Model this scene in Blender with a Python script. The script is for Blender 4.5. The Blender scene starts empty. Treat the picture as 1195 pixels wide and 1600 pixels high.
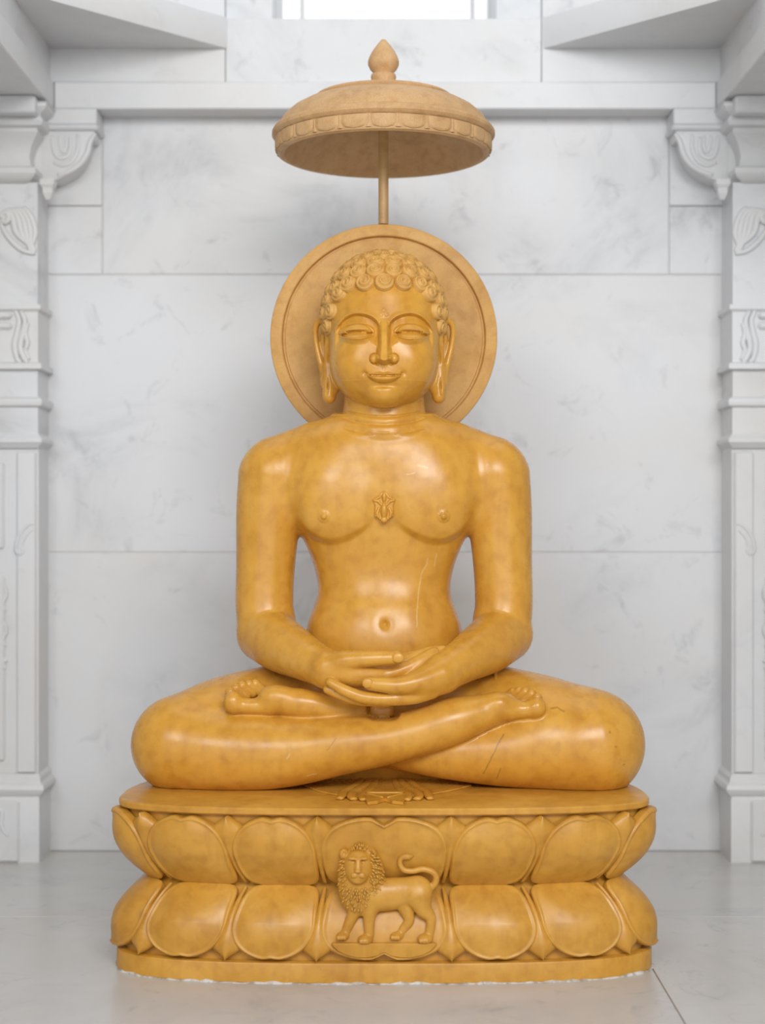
import bpy, math, random
import numpy as np
from mathutils import Vector, Matrix

random.seed(7)
scene = bpy.context.scene
COL = scene.collection

# ------------------------------------------------------------------ camera
F_PX = 2400.0            # focal length in pixels of the 1195 x 1600 frame
CAM_D = 2.4              # metres from the camera to the plane Y = 0
CAM_H = 0.661            # camera height above the floor
cam_data = bpy.data.cameras.new('camera')
cam = bpy.data.objects.new('camera', cam_data)
COL.objects.link(cam)
cam.location = (0.0, -CAM_D, CAM_H)
cam.rotation_euler = (math.radians(90), 0, 0)
cam_data.sensor_fit = 'VERTICAL'
cam_data.sensor_height = 36.0
cam_data.lens = F_PX / 1600.0 * 36.0
cam_data.clip_start = 0.05
cam_data.dof.use_dof = True
cam_data.dof.focus_distance = 2.31
cam_data.dof.aperture_fstop = 2.6
scene.camera = cam
scene.cycles.max_bounces = 8
scene.cycles.diffuse_bounces = 4

# ------------------------------------------------------------------ light
vs = scene.view_settings
vs.view_transform = 'Standard'
vs.look = 'None'
vs.gamma = 1.0
vs.use_curve_mapping = False
vs.exposure = -0.12

world = bpy.data.worlds.new('daylight')
scene.world = world
world.use_nodes = True
bg = world.node_tree.nodes['Background']
bg.inputs['Color'].default_value = (0.95, 0.975, 1.0, 1)
bg.inputs['Strength'].default_value = 1.36

def area_light(name, loc, target, sx, sy, power, color=(1, 1, 1)):
    l = bpy.data.lights.new(name, 'AREA')
    l.shape = 'RECTANGLE'
    l.size, l.size_y = sx, sy
    l.energy = power
    l.color = color
    o = bpy.data.objects.new(name, l)
    COL.objects.link(o)
    o.location = loc
    d = Vector(target) - Vector(loc)
    o.rotation_euler = d.to_track_quat('-Z', 'Y').to_euler()
    return o

# added unseen area lamps, behind and above the camera, for soft front light
area_light('front_fill_light_right', (0.75, -3.3, 2.15), (0, 0.0, 0.75), 1.7, 1.0, 68, (1.0, 0.99, 0.98))
area_light('front_fill_light_left', (-1.25, -3.3, 2.0), (0, 0.0, 0.75), 1.0, 1.0, 26, (0.95, 0.98, 1.0))

# ------------------------------------------------------------------ helpers
def P(px, py, Y=0.0):
    """point of the place seen at pixel (px, py) at depth Y (metres)"""
    s = (CAM_D + Y) / F_PX
    return Vector(((px - 597.5) * s, Y, CAM_H + (800.0 - py) * s))

def link(o, parent=None):
    COL.objects.link(o)
    if parent is not None:
        o.parent = parent
    return o

def mesh_obj(name, verts, faces, mat, parent=None, smooth=False, loc=None):
    me = bpy.data.meshes.new(name)
    me.from_pydata([tuple(v) for v in verts], [], faces)
    me.update()
    if smooth:
        me.polygons.foreach_set('use_smooth', [True] * len(me.polygons))
    if mat is not None:
        me.materials.append(mat)
    o = bpy.data.objects.new(name, me)
    if loc is not None:
        o.location = loc
    return link(o, parent)

def np_mesh_obj(name, V, Fq, mat, parent=None, smooth=True):
    """V (n,3) array, Fq (m,3) or (m,4) array"""
    me = bpy.data.meshes.new(name)
    n, m, k = len(V), len(Fq), Fq.shape[1]
    me.vertices.add(n)
    me.vertices.foreach_set('co', np.asarray(V, np.float32).ravel())
    me.loops.add(m * k)
    me.loops.foreach_set('vertex_index', np.asarray(Fq, np.int32).ravel())
    me.polygons.add(m)
    me.polygons.foreach_set('loop_start', np.arange(0, m * k, k, dtype=np.int32))
    me.update(calc_edges=True)
    me.polygons.foreach_set('use_smooth', np.full(m, smooth))
    me.validate()
    if mat is not None:
        me.materials.append(mat)
    return link(bpy.data.objects.new(name, me), parent)

def empty(name, loc=(0, 0, 0), parent=None):
    o = bpy.data.objects.new(name, None)
    o.location = loc
    o.empty_display_size = 0.05
    return link(o, parent)

def tag(o, label, cat=None, group=None, kind=None):
    if label: o['label'] = label
    if cat: o['category'] = cat
    if group: o['group'] = group
    if kind: o['kind'] = kind
    return o

def smooth_by_angle(o, ang=35):
    me = o.data
    me.polygons.foreach_set('use_smooth', [True] * len(me.polygons))
    import bmesh
    bm = bmesh.new(); bm.from_mesh(me)
    for e in bm.edges:
        if len(e.link_faces) == 2 and e.calc_face_angle(0) > math.radians(ang):
            e.smooth = False
    bm.to_mesh(me); bm.free()

def box_geo(x0, x1, y0, y1, z0, z1, b=0.003):
    """box with chamfered edges (24 verts)"""
    V = []
    c = [(x0, x1), (y0, y1), (z0, z1)]
    idx = {}
    for i in (0, 1):
        for j in (0, 1):
            for k in (0, 1):
                for ax in range(3):
                    p = [c[0][i], c[1][j], c[2][k]]
                    for a in range(3):
                        if a != ax:
                            p[a] += b if (i, j, k)[a] == 0 else -b
                    idx[(i, j, k, ax)] = len(V)
                    V.append(tuple(p))
    Fc = []
    for ax in range(3):
        o1, o2 = [a for a in range(3) if a != ax]
        for s in (0, 1):
            q = []
            for (u, v) in ((0, 0), (1, 0), (1, 1), (0, 1)):
                t = [0, 0, 0]; t[ax] = s; t[o1] = u; t[o2] = v
                q.append(idx[(t[0], t[1], t[2], ax)])
            Fc.append(q)
        # edges along axis ax
        for u in (0, 1):
            for v in (0, 1):
                t0 = [0, 0, 0]; t0[o1] = u; t0[o2] = v
                t1 = list(t0); t1[ax] = 1
                Fc.append([idx[(*t0, o1)], idx[(*t0, o2)], idx[(*t1, o2)], idx[(*t1, o1)]])
    for i in (0, 1):
        for j in (0, 1):
            for k in (0, 1):
                Fc.append([idx[(i, j, k, 0)], idx[(i, j, k, 1)], idx[(i, j, k, 2)]])
    return V, Fc

def fix_normals(o):
    import bmesh
    bm = bmesh.new(); bm.from_mesh(o.data)
    bmesh.ops.recalc_face_normals(bm, faces=bm.faces)
    bm.to_mesh(o.data); bm.free()
    return o

def box(name, x0, x1, y0, y1, z0, z1, mat, parent=None, b=0.003):
    V, Fc = box_geo(min(x0, x1), max(x0, x1), min(y0, y1), max(y0, y1), min(z0, z1), max(z0, z1), b)
    return fix_normals(mesh_obj(name, V, Fc, mat, parent))

def lathe(name, prof, mat, parent=None, n=96, loc=(0, 0, 0), axis='Z', smooth=True, ang=40):
    V, Fc = [], []
    for (r, z) in prof:
        for i in range(n):
            a = 2 * math.pi * i / n
            if axis == 'Z':
                V.append((r * math.cos(a), r * math.sin(a), z))
            else:
                V.append((r * math.cos(a), z, r * math.sin(a)))
    m = len(prof)
    for j in range(m - 1):
        for i in range(n):
            i2 = (i + 1) % n
            Fc.append([j * n + i, j * n + i2, (j + 1) * n + i2, (j + 1) * n + i])
    o = mesh_obj(name, V, Fc, mat, parent, loc=loc)
    import bmesh
    bm = bmesh.new(); bm.from_mesh(o.data)
    bmesh.ops.remove_doubles(bm, verts=bm.verts, dist=1e-6)
    bmesh.ops.recalc_face_normals(bm, faces=bm.faces)
    bm.to_mesh(o.data); bm.free()
    if smooth:
        smooth_by_angle(o, ang)
    return o

def prism(name, outline, axis, t0, t1, mat, parent=None, bevel=0.0):
    """closed 2D outline extruded along an axis: 'Y' -> outline is (x, z); 'X' -> (y, z); 'Z' -> (x, y)"""
    def mk(p, t):
        if axis == 'Y': return (p[0], t, p[1])
        if axis == 'X': return (t, p[0], p[1])
        return (p[0], p[1], t)
    n = len(outline)
    V = [mk(p, t0) for p in outline] + [mk(p, t1) for p in outline]
    Fc = [list(range(n)), list(range(n, 2 * n))]
    for i in range(n):
        j = (i + 1) % n
        Fc.append([i, j, n + j, n + i])
    o = fix_normals(mesh_obj(name, V, Fc, mat, parent))
    if bevel > 0:
        import bmesh
        bm = bmesh.new(); bm.from_mesh(o.data)
        ed = [e for e in bm.edges if e.calc_face_angle(0) > math.radians(40)]
        bmesh.ops.bevel(bm, geom=ed, offset=bevel, segments=2, affect='EDGES', profile=0.6, clamp_overlap=True)
        bm.to_mesh(o.data); bm.free()
        smooth_by_angle(o, 40)
    return o

def spline(pts, n):
    """Catmull-Rom through pts (k,d) -> n points"""
    p = np.asarray(pts, float)
    if len(p) == 2:
        t = np.linspace(0, 1, n)[:, None]
        return p[0] * (1 - t) + p[1] * t
    q = np.vstack([2 * p[0] - p[1], p, 2 * p[-1] - p[-2]])
    out = []
    for t in np.linspace(0, len(p) - 1, n):
        i = min(int(t), len(p) - 2); u = t - i
        a, b, c, d = q[i], q[i + 1], q[i + 2], q[i + 3]
        out.append(0.5 * (2 * b + (c - a) * u + (2 * a - 5 * b + 4 * c - d) * u * u + (3 * b - a - 3 * c + d) * u ** 3))
    return np.array(out)

def tube_geo(path, radii, n=10, flat=1.0, up=(0, -1, 0)):
    """tube along a 3D path; 'flat' scales the section along the 'up' direction"""
    path = np.asarray(path, float)
    m = len(path)
    up = np.asarray(up, float)
    V, Fc = [], []
    for i in range(m):
        t = path[min(i + 1, m - 1)] - path[max(i - 1, 0)]
        t /= np.linalg.norm(t) + 1e-12
        s = np.cross(t, up); s /= np.linalg.norm(s) + 1e-12
        u2 = np.cross(s, t)
        r = radii[i] if hasattr(radii, '__len__') else radii
        for k in range(n):
            a = 2 * math.pi * k / n
            V.append(path[i] + s * r * math.cos(a) + u2 * r * flat * math.sin(a))
    for i in range(m - 1):
        for k in range(n):
            k2 = (k + 1) % n
            Fc.append([i * n + k, i * n + k2, (i + 1) * n + k2, (i + 1) * n + k])
    Fc.append(list(range(n))[::-1])
    Fc.append([(m - 1) * n + k for k in range(n)])
    return [tuple(v) for v in V], Fc

def merge_geo(parts):
    V, Fc = [], []
    for (v, f) in parts:
        o = len(V)
        V += [tuple(x) for x in v]
        Fc += [[i + o for i in q] for q in f]
    return V, Fc

# ------------------------------------------------------------------ materials
def new_mat(name):
    m = bpy.data.materials.new(name)
    m.use_nodes = True
    nt = m.node_tree
    return m, nt, nt.nodes['Principled BSDF']

def N(nt, typ, **kw):
    n = nt.nodes.new(typ)
    for k, v in kw.items():
        setattr(n, k, v)
    return n

def ramp(nt, fac, stops):
    r = N(nt, 'ShaderNodeValToRGB')
    el = r.color_ramp.elements
    while len(el) < len(stops):
        el.new(0.5)
    for e, (p, c) in zip(el, stops):
        e.position = p
        e.color = (*c, 1) if len(c) == 3 else c
    nt.links.new(fac, r.inputs['Fac'])
    return r

def noise(nt, co, scale, detail=6, rough=0.55, dist=0.0):
    n = N(nt, 'ShaderNodeTexNoise')
    n.inputs['Scale'].default_value = scale
    n.inputs['Detail'].default_value = detail
    n.inputs['Roughness'].default_value = rough
    n.inputs['Distortion'].default_value = dist
    nt.links.new(co, n.inputs['Vector'])
    return n

def mixc(nt, fac, a, b, mode='MIX'):
    m = N(nt, 'ShaderNodeMix', data_type='RGBA', blend_type=mode)
    for sock, v in ((m.inputs[0], fac), (m.inputs[6], a), (m.inputs[7], b)):
        if isinstance(v, (int, float)):
            sock.default_value = v
        elif isinstance(v, tuple):
            sock.default_value = (*v, 1)
        else:
            nt.links.new(v, sock)
    return m.outputs[2]

def bump(nt, bsdf, height, strength, dist=0.002):
    b = N(nt, 'ShaderNodeBump')
    b.inputs['Strength'].default_value = strength
    b.inputs['Distance'].default_value = dist
    nt.links.new(height, b.inputs['Height'])
    nt.links.new(b.outputs['Normal'], bsdf.inputs['Normal'])

def world_pos(nt):
    return N(nt, 'ShaderNodeNewGeometry').outputs['Position']

def seg_mask(nt, co, a, b, width):
    """1 on a thin mark between two points, seen along y"""
    def vm(op, x, y=None, out=0):
        n = N(nt, 'ShaderNodeVectorMath', operation=op)
        for s, v in ((n.inputs[0], x), (n.inputs[1], y)):
            if v is None: continue
            if isinstance(v, tuple): s.default_value = v
            else: nt.links.new(v, s)
        return n
    A, B = Vector((a[0], 0, a[2])), Vector((b[0], 0, b[2]))
    ba = B - A
    flat = vm('MULTIPLY', co, (1, 0, 1)).outputs[0]
    pa = vm('SUBTRACT', flat, tuple(A)).outputs[0]
    dt = vm('DOT_PRODUCT', pa, tuple(ba)).outputs['Value']
    h = N(nt, 'ShaderNodeMath', operation='DIVIDE', use_clamp=True)
    nt.links.new(dt, h.inputs[0]); h.inputs[1].default_value = max(ba.length_squared, 1e-9)
    sc = N(nt, 'ShaderNodeVectorMath', operation='SCALE')
    sc.inputs[0].default_value = tuple(ba); nt.links.new(h.outputs[0], sc.inputs['Scale'])
    ds = vm('SUBTRACT', pa, sc.outputs[0]).outputs[0]
    ln = vm('LENGTH', ds).outputs['Value']
    mr = N(nt, 'ShaderNodeMapRange', interpolation_type='SMOOTHSTEP')
    mr.inputs['From Min'].default_value = width * 0.35; mr.inputs['From Max'].default_value = width
    mr.inputs['To Min'].default_value = 1.0; mr.inputs['To Max'].default_value = 0.0
    nt.links.new(ln, mr.inputs['Value'])
    return mr.outputs['Result']

def marks(nt, co, c, lines, color, amount):
    """wear with a shape of its own: cracks, scratches, pits on the front of the figure"""
    nz = noise(nt, co, 130.0, 3, 0.6)
    wob = N(nt, 'ShaderNodeVectorMath', operation='MULTIPLY_ADD')
    nt.links.new(nz.outputs['Color'], wob.inputs[0]); wob.inputs[1].default_value = (0.004, 0.004, 0.004)
    nt.links.new(co, wob.inputs[2])
    off = N(nt, 'ShaderNodeVectorMath', operation='SUBTRACT'); nt.links.new(wob.outputs[0], off.inputs[0]); off.inputs[1].default_value = (0.002, 0.002, 0.002)
    tot = None
    for (pts, w) in lines:
        for a, b in zip(pts[:-1], pts[1:]):
            m = seg_mask(nt, off.outputs[0], a, b, w)
            if tot is None:
                tot = m
            else:
                mx = N(nt, 'ShaderNodeMath', operation='MAXIMUM')
                nt.links.new(tot, mx.inputs[0]); nt.links.new(m, mx.inputs[1]); tot = mx.outputs[0]
    am = N(nt, 'ShaderNodeMath', operation='MULTIPLY'); nt.links.new(tot, am.inputs[0]); am.inputs[1].default_value = amount
    return mixc(nt, am.outputs[0], c, color)

def amber_stone(name, dark, mid, light, rough=0.3, sss=0.12, spots=True, grain=0.0, rough_var=0.12, wear=False):
    m, nt, b = new_mat(name)
    co = world_pos(nt)
    n1 = noise(nt, co, 9.0, 7, 0.62, 0.6)
    c = ramp(nt, n1.outputs['Fac'], [(0.30, dark), (0.5, mid), (0.70, light)]).outputs['Color']
    n2 = noise(nt, co, 55.0, 3, 0.5, 0.2)
    c2 = ramp(nt, n2.outputs['Fac'], [(0.32, (0.86, 0.80, 0.70)), (0.52, (1, 1, 1)), (0.75, (1.05, 1.05, 1.06))]).outputs['Color']
    c = mixc(nt, 0.75, c, c2, 'MULTIPLY')
    if spots:
        # vertical rub marks and pale scratches of the polished stone
        mp = N(nt, 'ShaderNodeMapping'); mp.inputs['Scale'].default_value = (60, 60, 7)
        nt.links.new(co, mp.inputs['Vector'])
        n3 = noise(nt, mp.outputs['Vector'], 1.0, 3, 0.5, 0.3)
        c3 = ramp(nt, n3.outputs['Fac'], [(0.30, (0.86, 0.80, 0.72)), (0.5, (1, 1, 1))]).outputs['Color']
        c = mixc(nt, 0.5, c, c3, 'MULTIPLY')
    if wear:
        L = lambda Y, *pp: [P(x, y, Y) for x, y in pp]
        c = marks(nt, co, c, [(L(-0.12, (787, 1147), (778, 1160), (768, 1180), (762, 1193), (755, 1208)), 0.0016), (L(-0.12, (782, 1199), (779, 1208), (776, 1216)), 0.0014),
                              (L(-0.12, (861, 1108), (872, 1107), (882, 1112)), 0.0016),
                              (L(-0.12, (950.5, 1142), (951, 1142.6)), 0.0024), (L(-0.12, (958.5, 1164), (959, 1164.6)), 0.0024), (L(-0.1, (968, 1190), (971, 1189)), 0.0013),
                              (L(-0.13, (512, 1168), (520, 1158), (526, 1150)), 0.0011)], (0.20, 0.085, 0.016), 0.5)
        c = marks(nt, co, c, [(L(-0.05, (669, 874), (668, 882), (659, 897), (655, 921), (652, 950), (651, 980)), 0.0013), (L(-0.05, (683, 866), (680, 885)), 0.0011),
                              (L(-0.05, (652, 727), (668, 731)), 0.0016), (L(-0.05, (636, 741), (648, 739)), 0.0014),
                              (L(-0.14, (449, 1183), (453, 1176)), 0.0016), (L(-0.14, (480, 1212), (494, 1208)), 0.0016)], (0.80, 0.55, 0.25), 0.5)
    if grain > 0:
        n5 = noise(nt, co, 420.0, 3, 0.7)
        c5 = ramp(nt, n5.outputs['Fac'], [(0.3, (0.85, 0.83, 0.80)), (0.65, (1.05, 1.05, 1.05))]).outputs['Color']
        c = mixc(nt, grain, c, c5, 'MULTIPLY')
        bump(nt, b, n5.outputs['Fac'], 0.15, 0.0006)
    nt.links.new(c, b.inputs['Base Color'])
    nr = noise(nt, co, 20.0, 6, 0.65)
    mr = N(nt, 'ShaderNodeMapRange')
    mr.inputs['From Min'].default_value = 0.3; mr.inputs['From Max'].default_value = 0.7
    mr.inputs['To Min'].default_value = rough - rough_var * 0.5; mr.inputs['To Max'].default_value = rough + rough_var
    nt.links.new(nr.outputs['Fac'], mr.inputs['Value'])
    nt.links.new(mr.outputs['Result'], b.inputs['Roughness'])
    b.inputs['Subsurface Weight'].default_value = sss
    b.inputs['Subsurface Radius'].default_value = (1.0, 0.45, 0.12)
    b.inputs['Subsurface Scale'].default_value = 0.012
    b.inputs['IOR'].default_value = 1.5
    return m

def white_marble(name, base=(0.69, 0.702, 0.722), vein=(0.35, 0.365, 0.39), warm=(0.655, 0.62, 0.57), rough=0.35, vs_=3.0, bumpy=0.0, offs=(0, 0, 0), vein_amt=0.46):
    m, nt, b = new_mat(name)
    mp = N(nt, 'ShaderNodeMapping')
    mp.inputs['Location'].default_value = offs
    mp.inputs['Rotation'].default_value = (0.3, 0.5, 0.4)
    nt.links.new(world_pos(nt), mp.inputs['Vector'])
    co = mp.outputs['Vector']
    n1 = noise(nt, co, vs_, 10, 0.66, 1.2)
    f1 = ramp(nt, n1.outputs['Fac'], [(0.49, (0, 0, 0)), (0.58, (0.25, 0.25, 0.25)), (0.70, (1, 1, 1))]).outputs['Color']
    n2 = noise(nt, co, vs_ * 4.5, 9, 0.72, 0.7)
    f2 = ramp(nt, n2.outputs['Fac'], [(0.57, (0, 0, 0)), (0.70, (1, 1, 1))]).outputs['Color']
    fm = mixc(nt, 1.0, f1, f2, 'ADD')
    fs = mixc(nt, 1.0, fm, (vein_amt, vein_amt, vein_amt), 'MULTIPLY')
    n3 = noise(nt, co, vs_ * 0.8, 5, 0.6, 0.4)
    f3 = ramp(nt, n3.outputs['Fac'], [(0.42, (0, 0, 0)), (0.72, (0.5, 0.5, 0.5))]).outputs['Color']
    c = mixc(nt, f3, base, warm)
    c = mixc(nt, fs, c, vein)
    nt.links.new(c, b.inputs['Base Color'])
    b.inputs['Roughness'].default_value = rough
    b.inputs['IOR'].default_value = 1.48
    if bumpy > 0:
        n4 = noise(nt, co, 60, 5, 0.6)
        bump(nt, b, n4.outputs['Fac'], bumpy, 0.001)
    return m

M_AMBER = amber_stone('polished_amber_marble', (0.585, 0.275, 0.031), (0.650, 0.324, 0.043), (0.710, 0.382, 0.066), rough=0.26, sss=0.10, wear=True)
M_PED = amber_stone('amber_marble_pedestal', (0.52, 0.246, 0.030), (0.605, 0.302, 0.042), (0.67, 0.360, 0.064), rough=0.32, sss=0.15)
M_HALO = amber_stone('tan_honed_stone', (0.52, 0.275, 0.070), (0.615, 0.34, 0.092), (0.67, 0.40, 0.12), rough=0.55, sss=0.08, spots=False, grain=0.6)
M_HAIR = amber_stone('matt_tan_stone', (0.55, 0.29, 0.065), (0.65, 0.36, 0.090), (0.71, 0.42, 0.12), rough=0.5, sss=0.08, spots=False, grain=0.5)
M_PARA = amber_stone('pale_tan_sandstone', (0.52, 0.31, 0.135), (0.605, 0.37, 0.17), (0.665, 0.425, 0.21), rough=0.55, sss=0.06, spots=False, grain=0.9)
M_POLE = amber_stone('brown_pole_stone', (0.40, 0.235, 0.09), (0.50, 0.31, 0.125), (0.58, 0.37, 0.16), rough=0.42, sss=0.0, spots=False, grain=0.6)
M_WALL = [white_marble('white_marble_wall_slab_%s' % s, offs=o, rough=0.42) for s, o in
          (('a', (0, 0, 0)), ('b', (3.1, 1.7, 0.4)), ('c', (7.3, 2.2, 5.1)))]
M_TRIM = white_marble('white_marble_carving', base=(0.70, 0.71, 0.725), rough=0.45, vs_=4.0, offs=(1.5, 9, 2), vein_amt=0.15)
M_FLOOR = [white_marble('white_marble_floor_%s' % s, base=(0.60, 0.590, 0.575), warm=(0.53, 0.48, 0.41), rough=0.24, vs_=3.2, offs=o, vein_amt=0.48) for s, o in
           (('a', (2, 4, 1)), ('b', (5, 1, 8)), ('c', (9, 6, 3)))]
m_, nt_, b_ = new_mat('grey_joint_mortar')
b_.inputs['Base Color'].default_value = (0.66, 0.64, 0.62, 1); b_.inputs['Roughness'].default_value = 0.8
M_JOINT = m_
M_HALL = white_marble('grey_added_hall', base=(0.26, 0.255, 0.25), vein=(0.16, 0.16, 0.17), warm=(0.24, 0.22, 0.19), rough=0.6)  # greyed so the added hall sends less side light to the figure
m_, nt_, b_ = new_mat('dark_floor_joint')
b_.inputs['Base Color'].default_value = (0.30, 0.28, 0.26, 1); b_.inputs['Roughness'].default_value = 0.8
M_FJOINT = m_
m_, nt_, b_ = new_mat('white_lime_mortar')
b_.inputs['Roughness'].default_value = 0.85
n_ = noise(nt_, world_pos(nt_), 90, 5)
nt_.links.new(ramp(nt_, n_.outputs['Fac'], [(0.38, (0.36, 0.30, 0.22)), (0.58, (0.64, 0.61, 0.57))]).outputs['Color'], b_.inputs['Base Color'])
M_MORTAR = m_
# ------------------------------------------------------------------ signed distance sculpting (millimetres)
# x right, y away from the camera, z up with 0 at camera height
def W(px, py, Y=0.0):
    s = (2400.0 + Y) / 2400.0
    return np.array([(px - 597.5) * s, Y, (800.0 - py) * s])

def smin(a, b, k):
    if k <= 0:
        return np.minimum(a, b)
    h = np.maximum(k - np.abs(a - b), 0) / k
    return np.minimum(a, b) - h * h * k * 0.25

def smax(a, b, k):
    return -smin(-a, -b, k)

def sstep(e0, e1, x):
    t = np.clip((x - e0) / (e1 - e0), 0, 1)
    return t * t * (3 - 2 * t)

from concurrent.futures import ThreadPoolExecutor
POOL = ThreadPoolExecutor(4)

class Sculpt:
    """ordered list of operations on a distance field, each limited to a box"""
    def __init__(self):
        self.ops = []
    def add(self, lo, hi, fn, mode='u', k=0.0):
        self.ops.append((np.asarray(lo, np.float32), np.asarray(hi, np.float32), fn, mode, k))
    # --- primitives
    def ell(self, c, r, k=0.0, mode='u', rot=None, n=2.0):
        c = np.asarray(c, np.float32); r = np.asarray(r, np.float32)
        R = None if rot is None else np.asarray(Matrix.Rotation(rot[1], 3, rot[0]).transposed(), np.float32)
        def fn(Q):
            p = Q - c
            if R is not None:
                p = p @ R.T
            q = np.abs(p) / r
            if n == 2.0:
                k0 = np.sqrt((q * q).sum(1)) + 1e-6
                q2 = q / r
                k1 = np.sqrt((q2 * q2).sum(1)) + 1e-6
                return k0 * (k0 - 1) / k1
            qn = q ** (n - 1)
            k0 = ((qn * q).sum(1) + 1e-9) ** (1 / n)
            g = np.sqrt(((qn / r) ** 2).sum(1)) * k0 ** (1 - n) + 1e-6
            return (k0 - 1) / g
        m = float(max(r)) if rot is not None else r
        self.add(c - m, c + m, fn, mode, k)
    def tube(self, pts, k=0.0, mode='u', n=0, sc=(1, 1, 1)):
        """pts: rows of x,y,z,r ; chain of tapered capsules; sc squeezes space (e.g. flatter in y)"""
        p = np.asarray(pts, float)
        sc = np.asarray(sc, np.float32)
        ms = float(min(sc))
        if n and len(p) > 2:                              # smooth Catmull-Rom axis: coarse search, then Newton steps
            c4 = p.copy(); c4[:, :3] /= sc
            K = len(c4) - 1
            q = np.vstack([2 * c4[0] - c4[1], c4, 2 * c4[-1] - c4[-2]])
            C = np.stack([0.5 * np.stack([2 * q[i + 1], q[i + 2] - q[i], 2 * q[i] - 5 * q[i + 1] + 4 * q[i + 2] - q[i + 3],
                                          3 * q[i + 1] - q[i] - 3 * q[i + 2] + q[i + 3]]) for i in range(K)]).astype(np.float32)   # (K,4,4)
            m = 2 * K + 1
            A = spline(c4, m)[:, :3].astype(np.float32)
            def fn(Q):
                x = Q / sc
                best = np.full(len(x), 1e9, np.float32); tt = np.zeros(len(x), np.float32)
                for i in range(m - 1):
                    ab = A[i + 1] - A[i]
                    pa = x - A[i]
                    t = np.clip(pa @ ab / (ab @ ab + 1e-9), 0, 1)
                    e = pa - t[:, None] * ab
                    d2 = (e * e).sum(1)
                    w = d2 < best
                    best[w] = d2[w]; tt[w] = (i + t[w]) * (K / (m - 1))
                for it in range(3):
                    i = np.minimum(tt.astype(np.int32), K - 1)
                    u = (tt - i)[:, None]
                    c = C[i]
                    pos = c[:, 0] + u * (c[:, 1] + u * (c[:, 2] + u * c[:, 3]))
                    e = pos[:, :3] - x
                    if it == 2:
                        break
                    d1 = (c[:, 1] + u * (2 * c[:, 2] + 3 * u * c[:, 3]))[:, :3]
                    dd = (2 * c[:, 2] + 6 * u * c[:, 3])[:, :3]
                    s1 = (d1 * d1).sum(1)
                    den = np.maximum(s1 + (e * dd).sum(1), 0.35 * s1) + 1e-6
                    tt = np.clip(tt - np.clip((e * d1).sum(1) / den, -0.3, 0.3), 0, K)
                return (np.sqrt((e * e).sum(1)) - pos[:, 3]) * ms
            pp = spline(p, 4 * K + 1)
            rm = pp[:, 3].max() * sc.max()
            self.add(pp[:, :3].min(0) - rm, pp[:, :3].max(0) + rm, fn, mode, k)
            return
        A = (p[:, :3] / sc).astype(np.float32); r = p[:, 3].astype(np.float32)
        def fn(Q):
            q = Q / sc
            d = None
            for i in range(len(A) - 1):
                ab = A[i + 1] - A[i]
                pa = q - A[i]
                t = np.clip(pa @ ab / (ab @ ab + 1e-9), 0, 1)
                e = pa - t[:, None] * ab
                di = np.sqrt((e * e).sum(1)) - (r[i] + (r[i + 1] - r[i]) * t)
                d = di if d is None else np.minimum(d, di)
            return d * ms
        rm = r.max() * sc.max()
        self.add(p[:, :3].min(0) - rm, p[:, :3].max(0) + rm, fn, mode, k)
    def loft(self, table, k=0.0, mode='u', n=2.3):
        """table rows: z, a, b, cx, cy (z descending or ascending): elliptical sections"""
        t = np.asarray(table, float)
        t = t[np.argsort(t[:, 0])]
        tt = spline(t, 80)
        tt = tt[np.argsort(tt[:, 0])].astype(np.float32)
        z0, z1 = tt[0, 0], tt[-1, 0]
        def fn(Q):
            z = np.clip(Q[:, 2], z0, z1)
            a, b, cx, cy = (np.interp(z, tt[:, 0], tt[:, i]).astype(np.float32) for i in (1, 2, 3, 4))
            u = np.abs(Q[:, 0] - cx) / a; v = np.abs(Q[:, 1] - cy) / b
            un, vn = u ** (n - 1), v ** (n - 1)
            q = (un * u + vn * v + 1e-9) ** (1 / n)
            g = np.sqrt((un / a) ** 2 + (vn / b) ** 2) * q ** (1 - n) + 1e-6
            d = np.maximum((q - 1) / g, -np.minimum(a, b))
            dz = np.maximum(Q[:, 2] - z1, z0 - Q[:, 2])
            return np.where(dz > 0, np.sqrt(np.maximum(d, 0) ** 2 + dz ** 2), np.maximum(d, dz))
        am = np.abs(tt[:, 1]).max(); bm = np.abs(tt[:, 2]).max()
        self.add((tt[:, 3].min() - am, tt[:, 4].min() - bm, z0), (tt[:, 3].max() + am, tt[:, 4].max() + bm, z1), fn, mode, k)
    def disp(self, lo, hi, fn):
        """fn(Q) -> outward amount added to the surface inside the box"""
        self.add(lo, hi, fn, 'd', 0)
    # --- evaluation
    def chunk(self, Q, near=False):
        """near: Q lies close to the surface, so far primitives need no bound"""
        lo, hi = Q.min(0), Q.max(0)
        f = np.full(len(Q), 60.0, np.float32)
        for (a, b, fn, mode, k) in self.ops:
            if mode == 'i':
                f = smax(f, fn(Q).astype(np.float32), k)
                continue
            m = 0.0 if mode == 'd' else (k + (6.0 if near else 14.0))
            if np.any(lo > b + m) or np.any(hi < a - m):
                if mode == 'u' and not near:
                    gap = np.maximum(np.maximum(a - Q, Q - b), 0)
                    f = np.minimum(f, np.sqrt((gap * gap).sum(1)) + 1.0)
                continue
            full = np.all(lo >= a - m) and np.all(hi <= b + m)
            if full:
                q, i = Q, slice(None)
            else:
                am, bm = a - m, b + m
                msk = (Q[:, 0] > am[0]) & (Q[:, 0] < bm[0]) & (Q[:, 1] > am[1]) & (Q[:, 1] < bm[1]) & (Q[:, 2] > am[2]) & (Q[:, 2] < bm[2])
                if mode == 'u' and not near:
                    o = ~msk
                    qo = Q[o]
                    gap = np.maximum(np.maximum(a - qo, qo - b), 0)
                    f[o] = np.minimum(f[o], np.sqrt((gap * gap).sum(1)) + 1.0)
                i = np.flatnonzero(msk)
                if not len(i):
                    continue
                q = Q[i]
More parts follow.
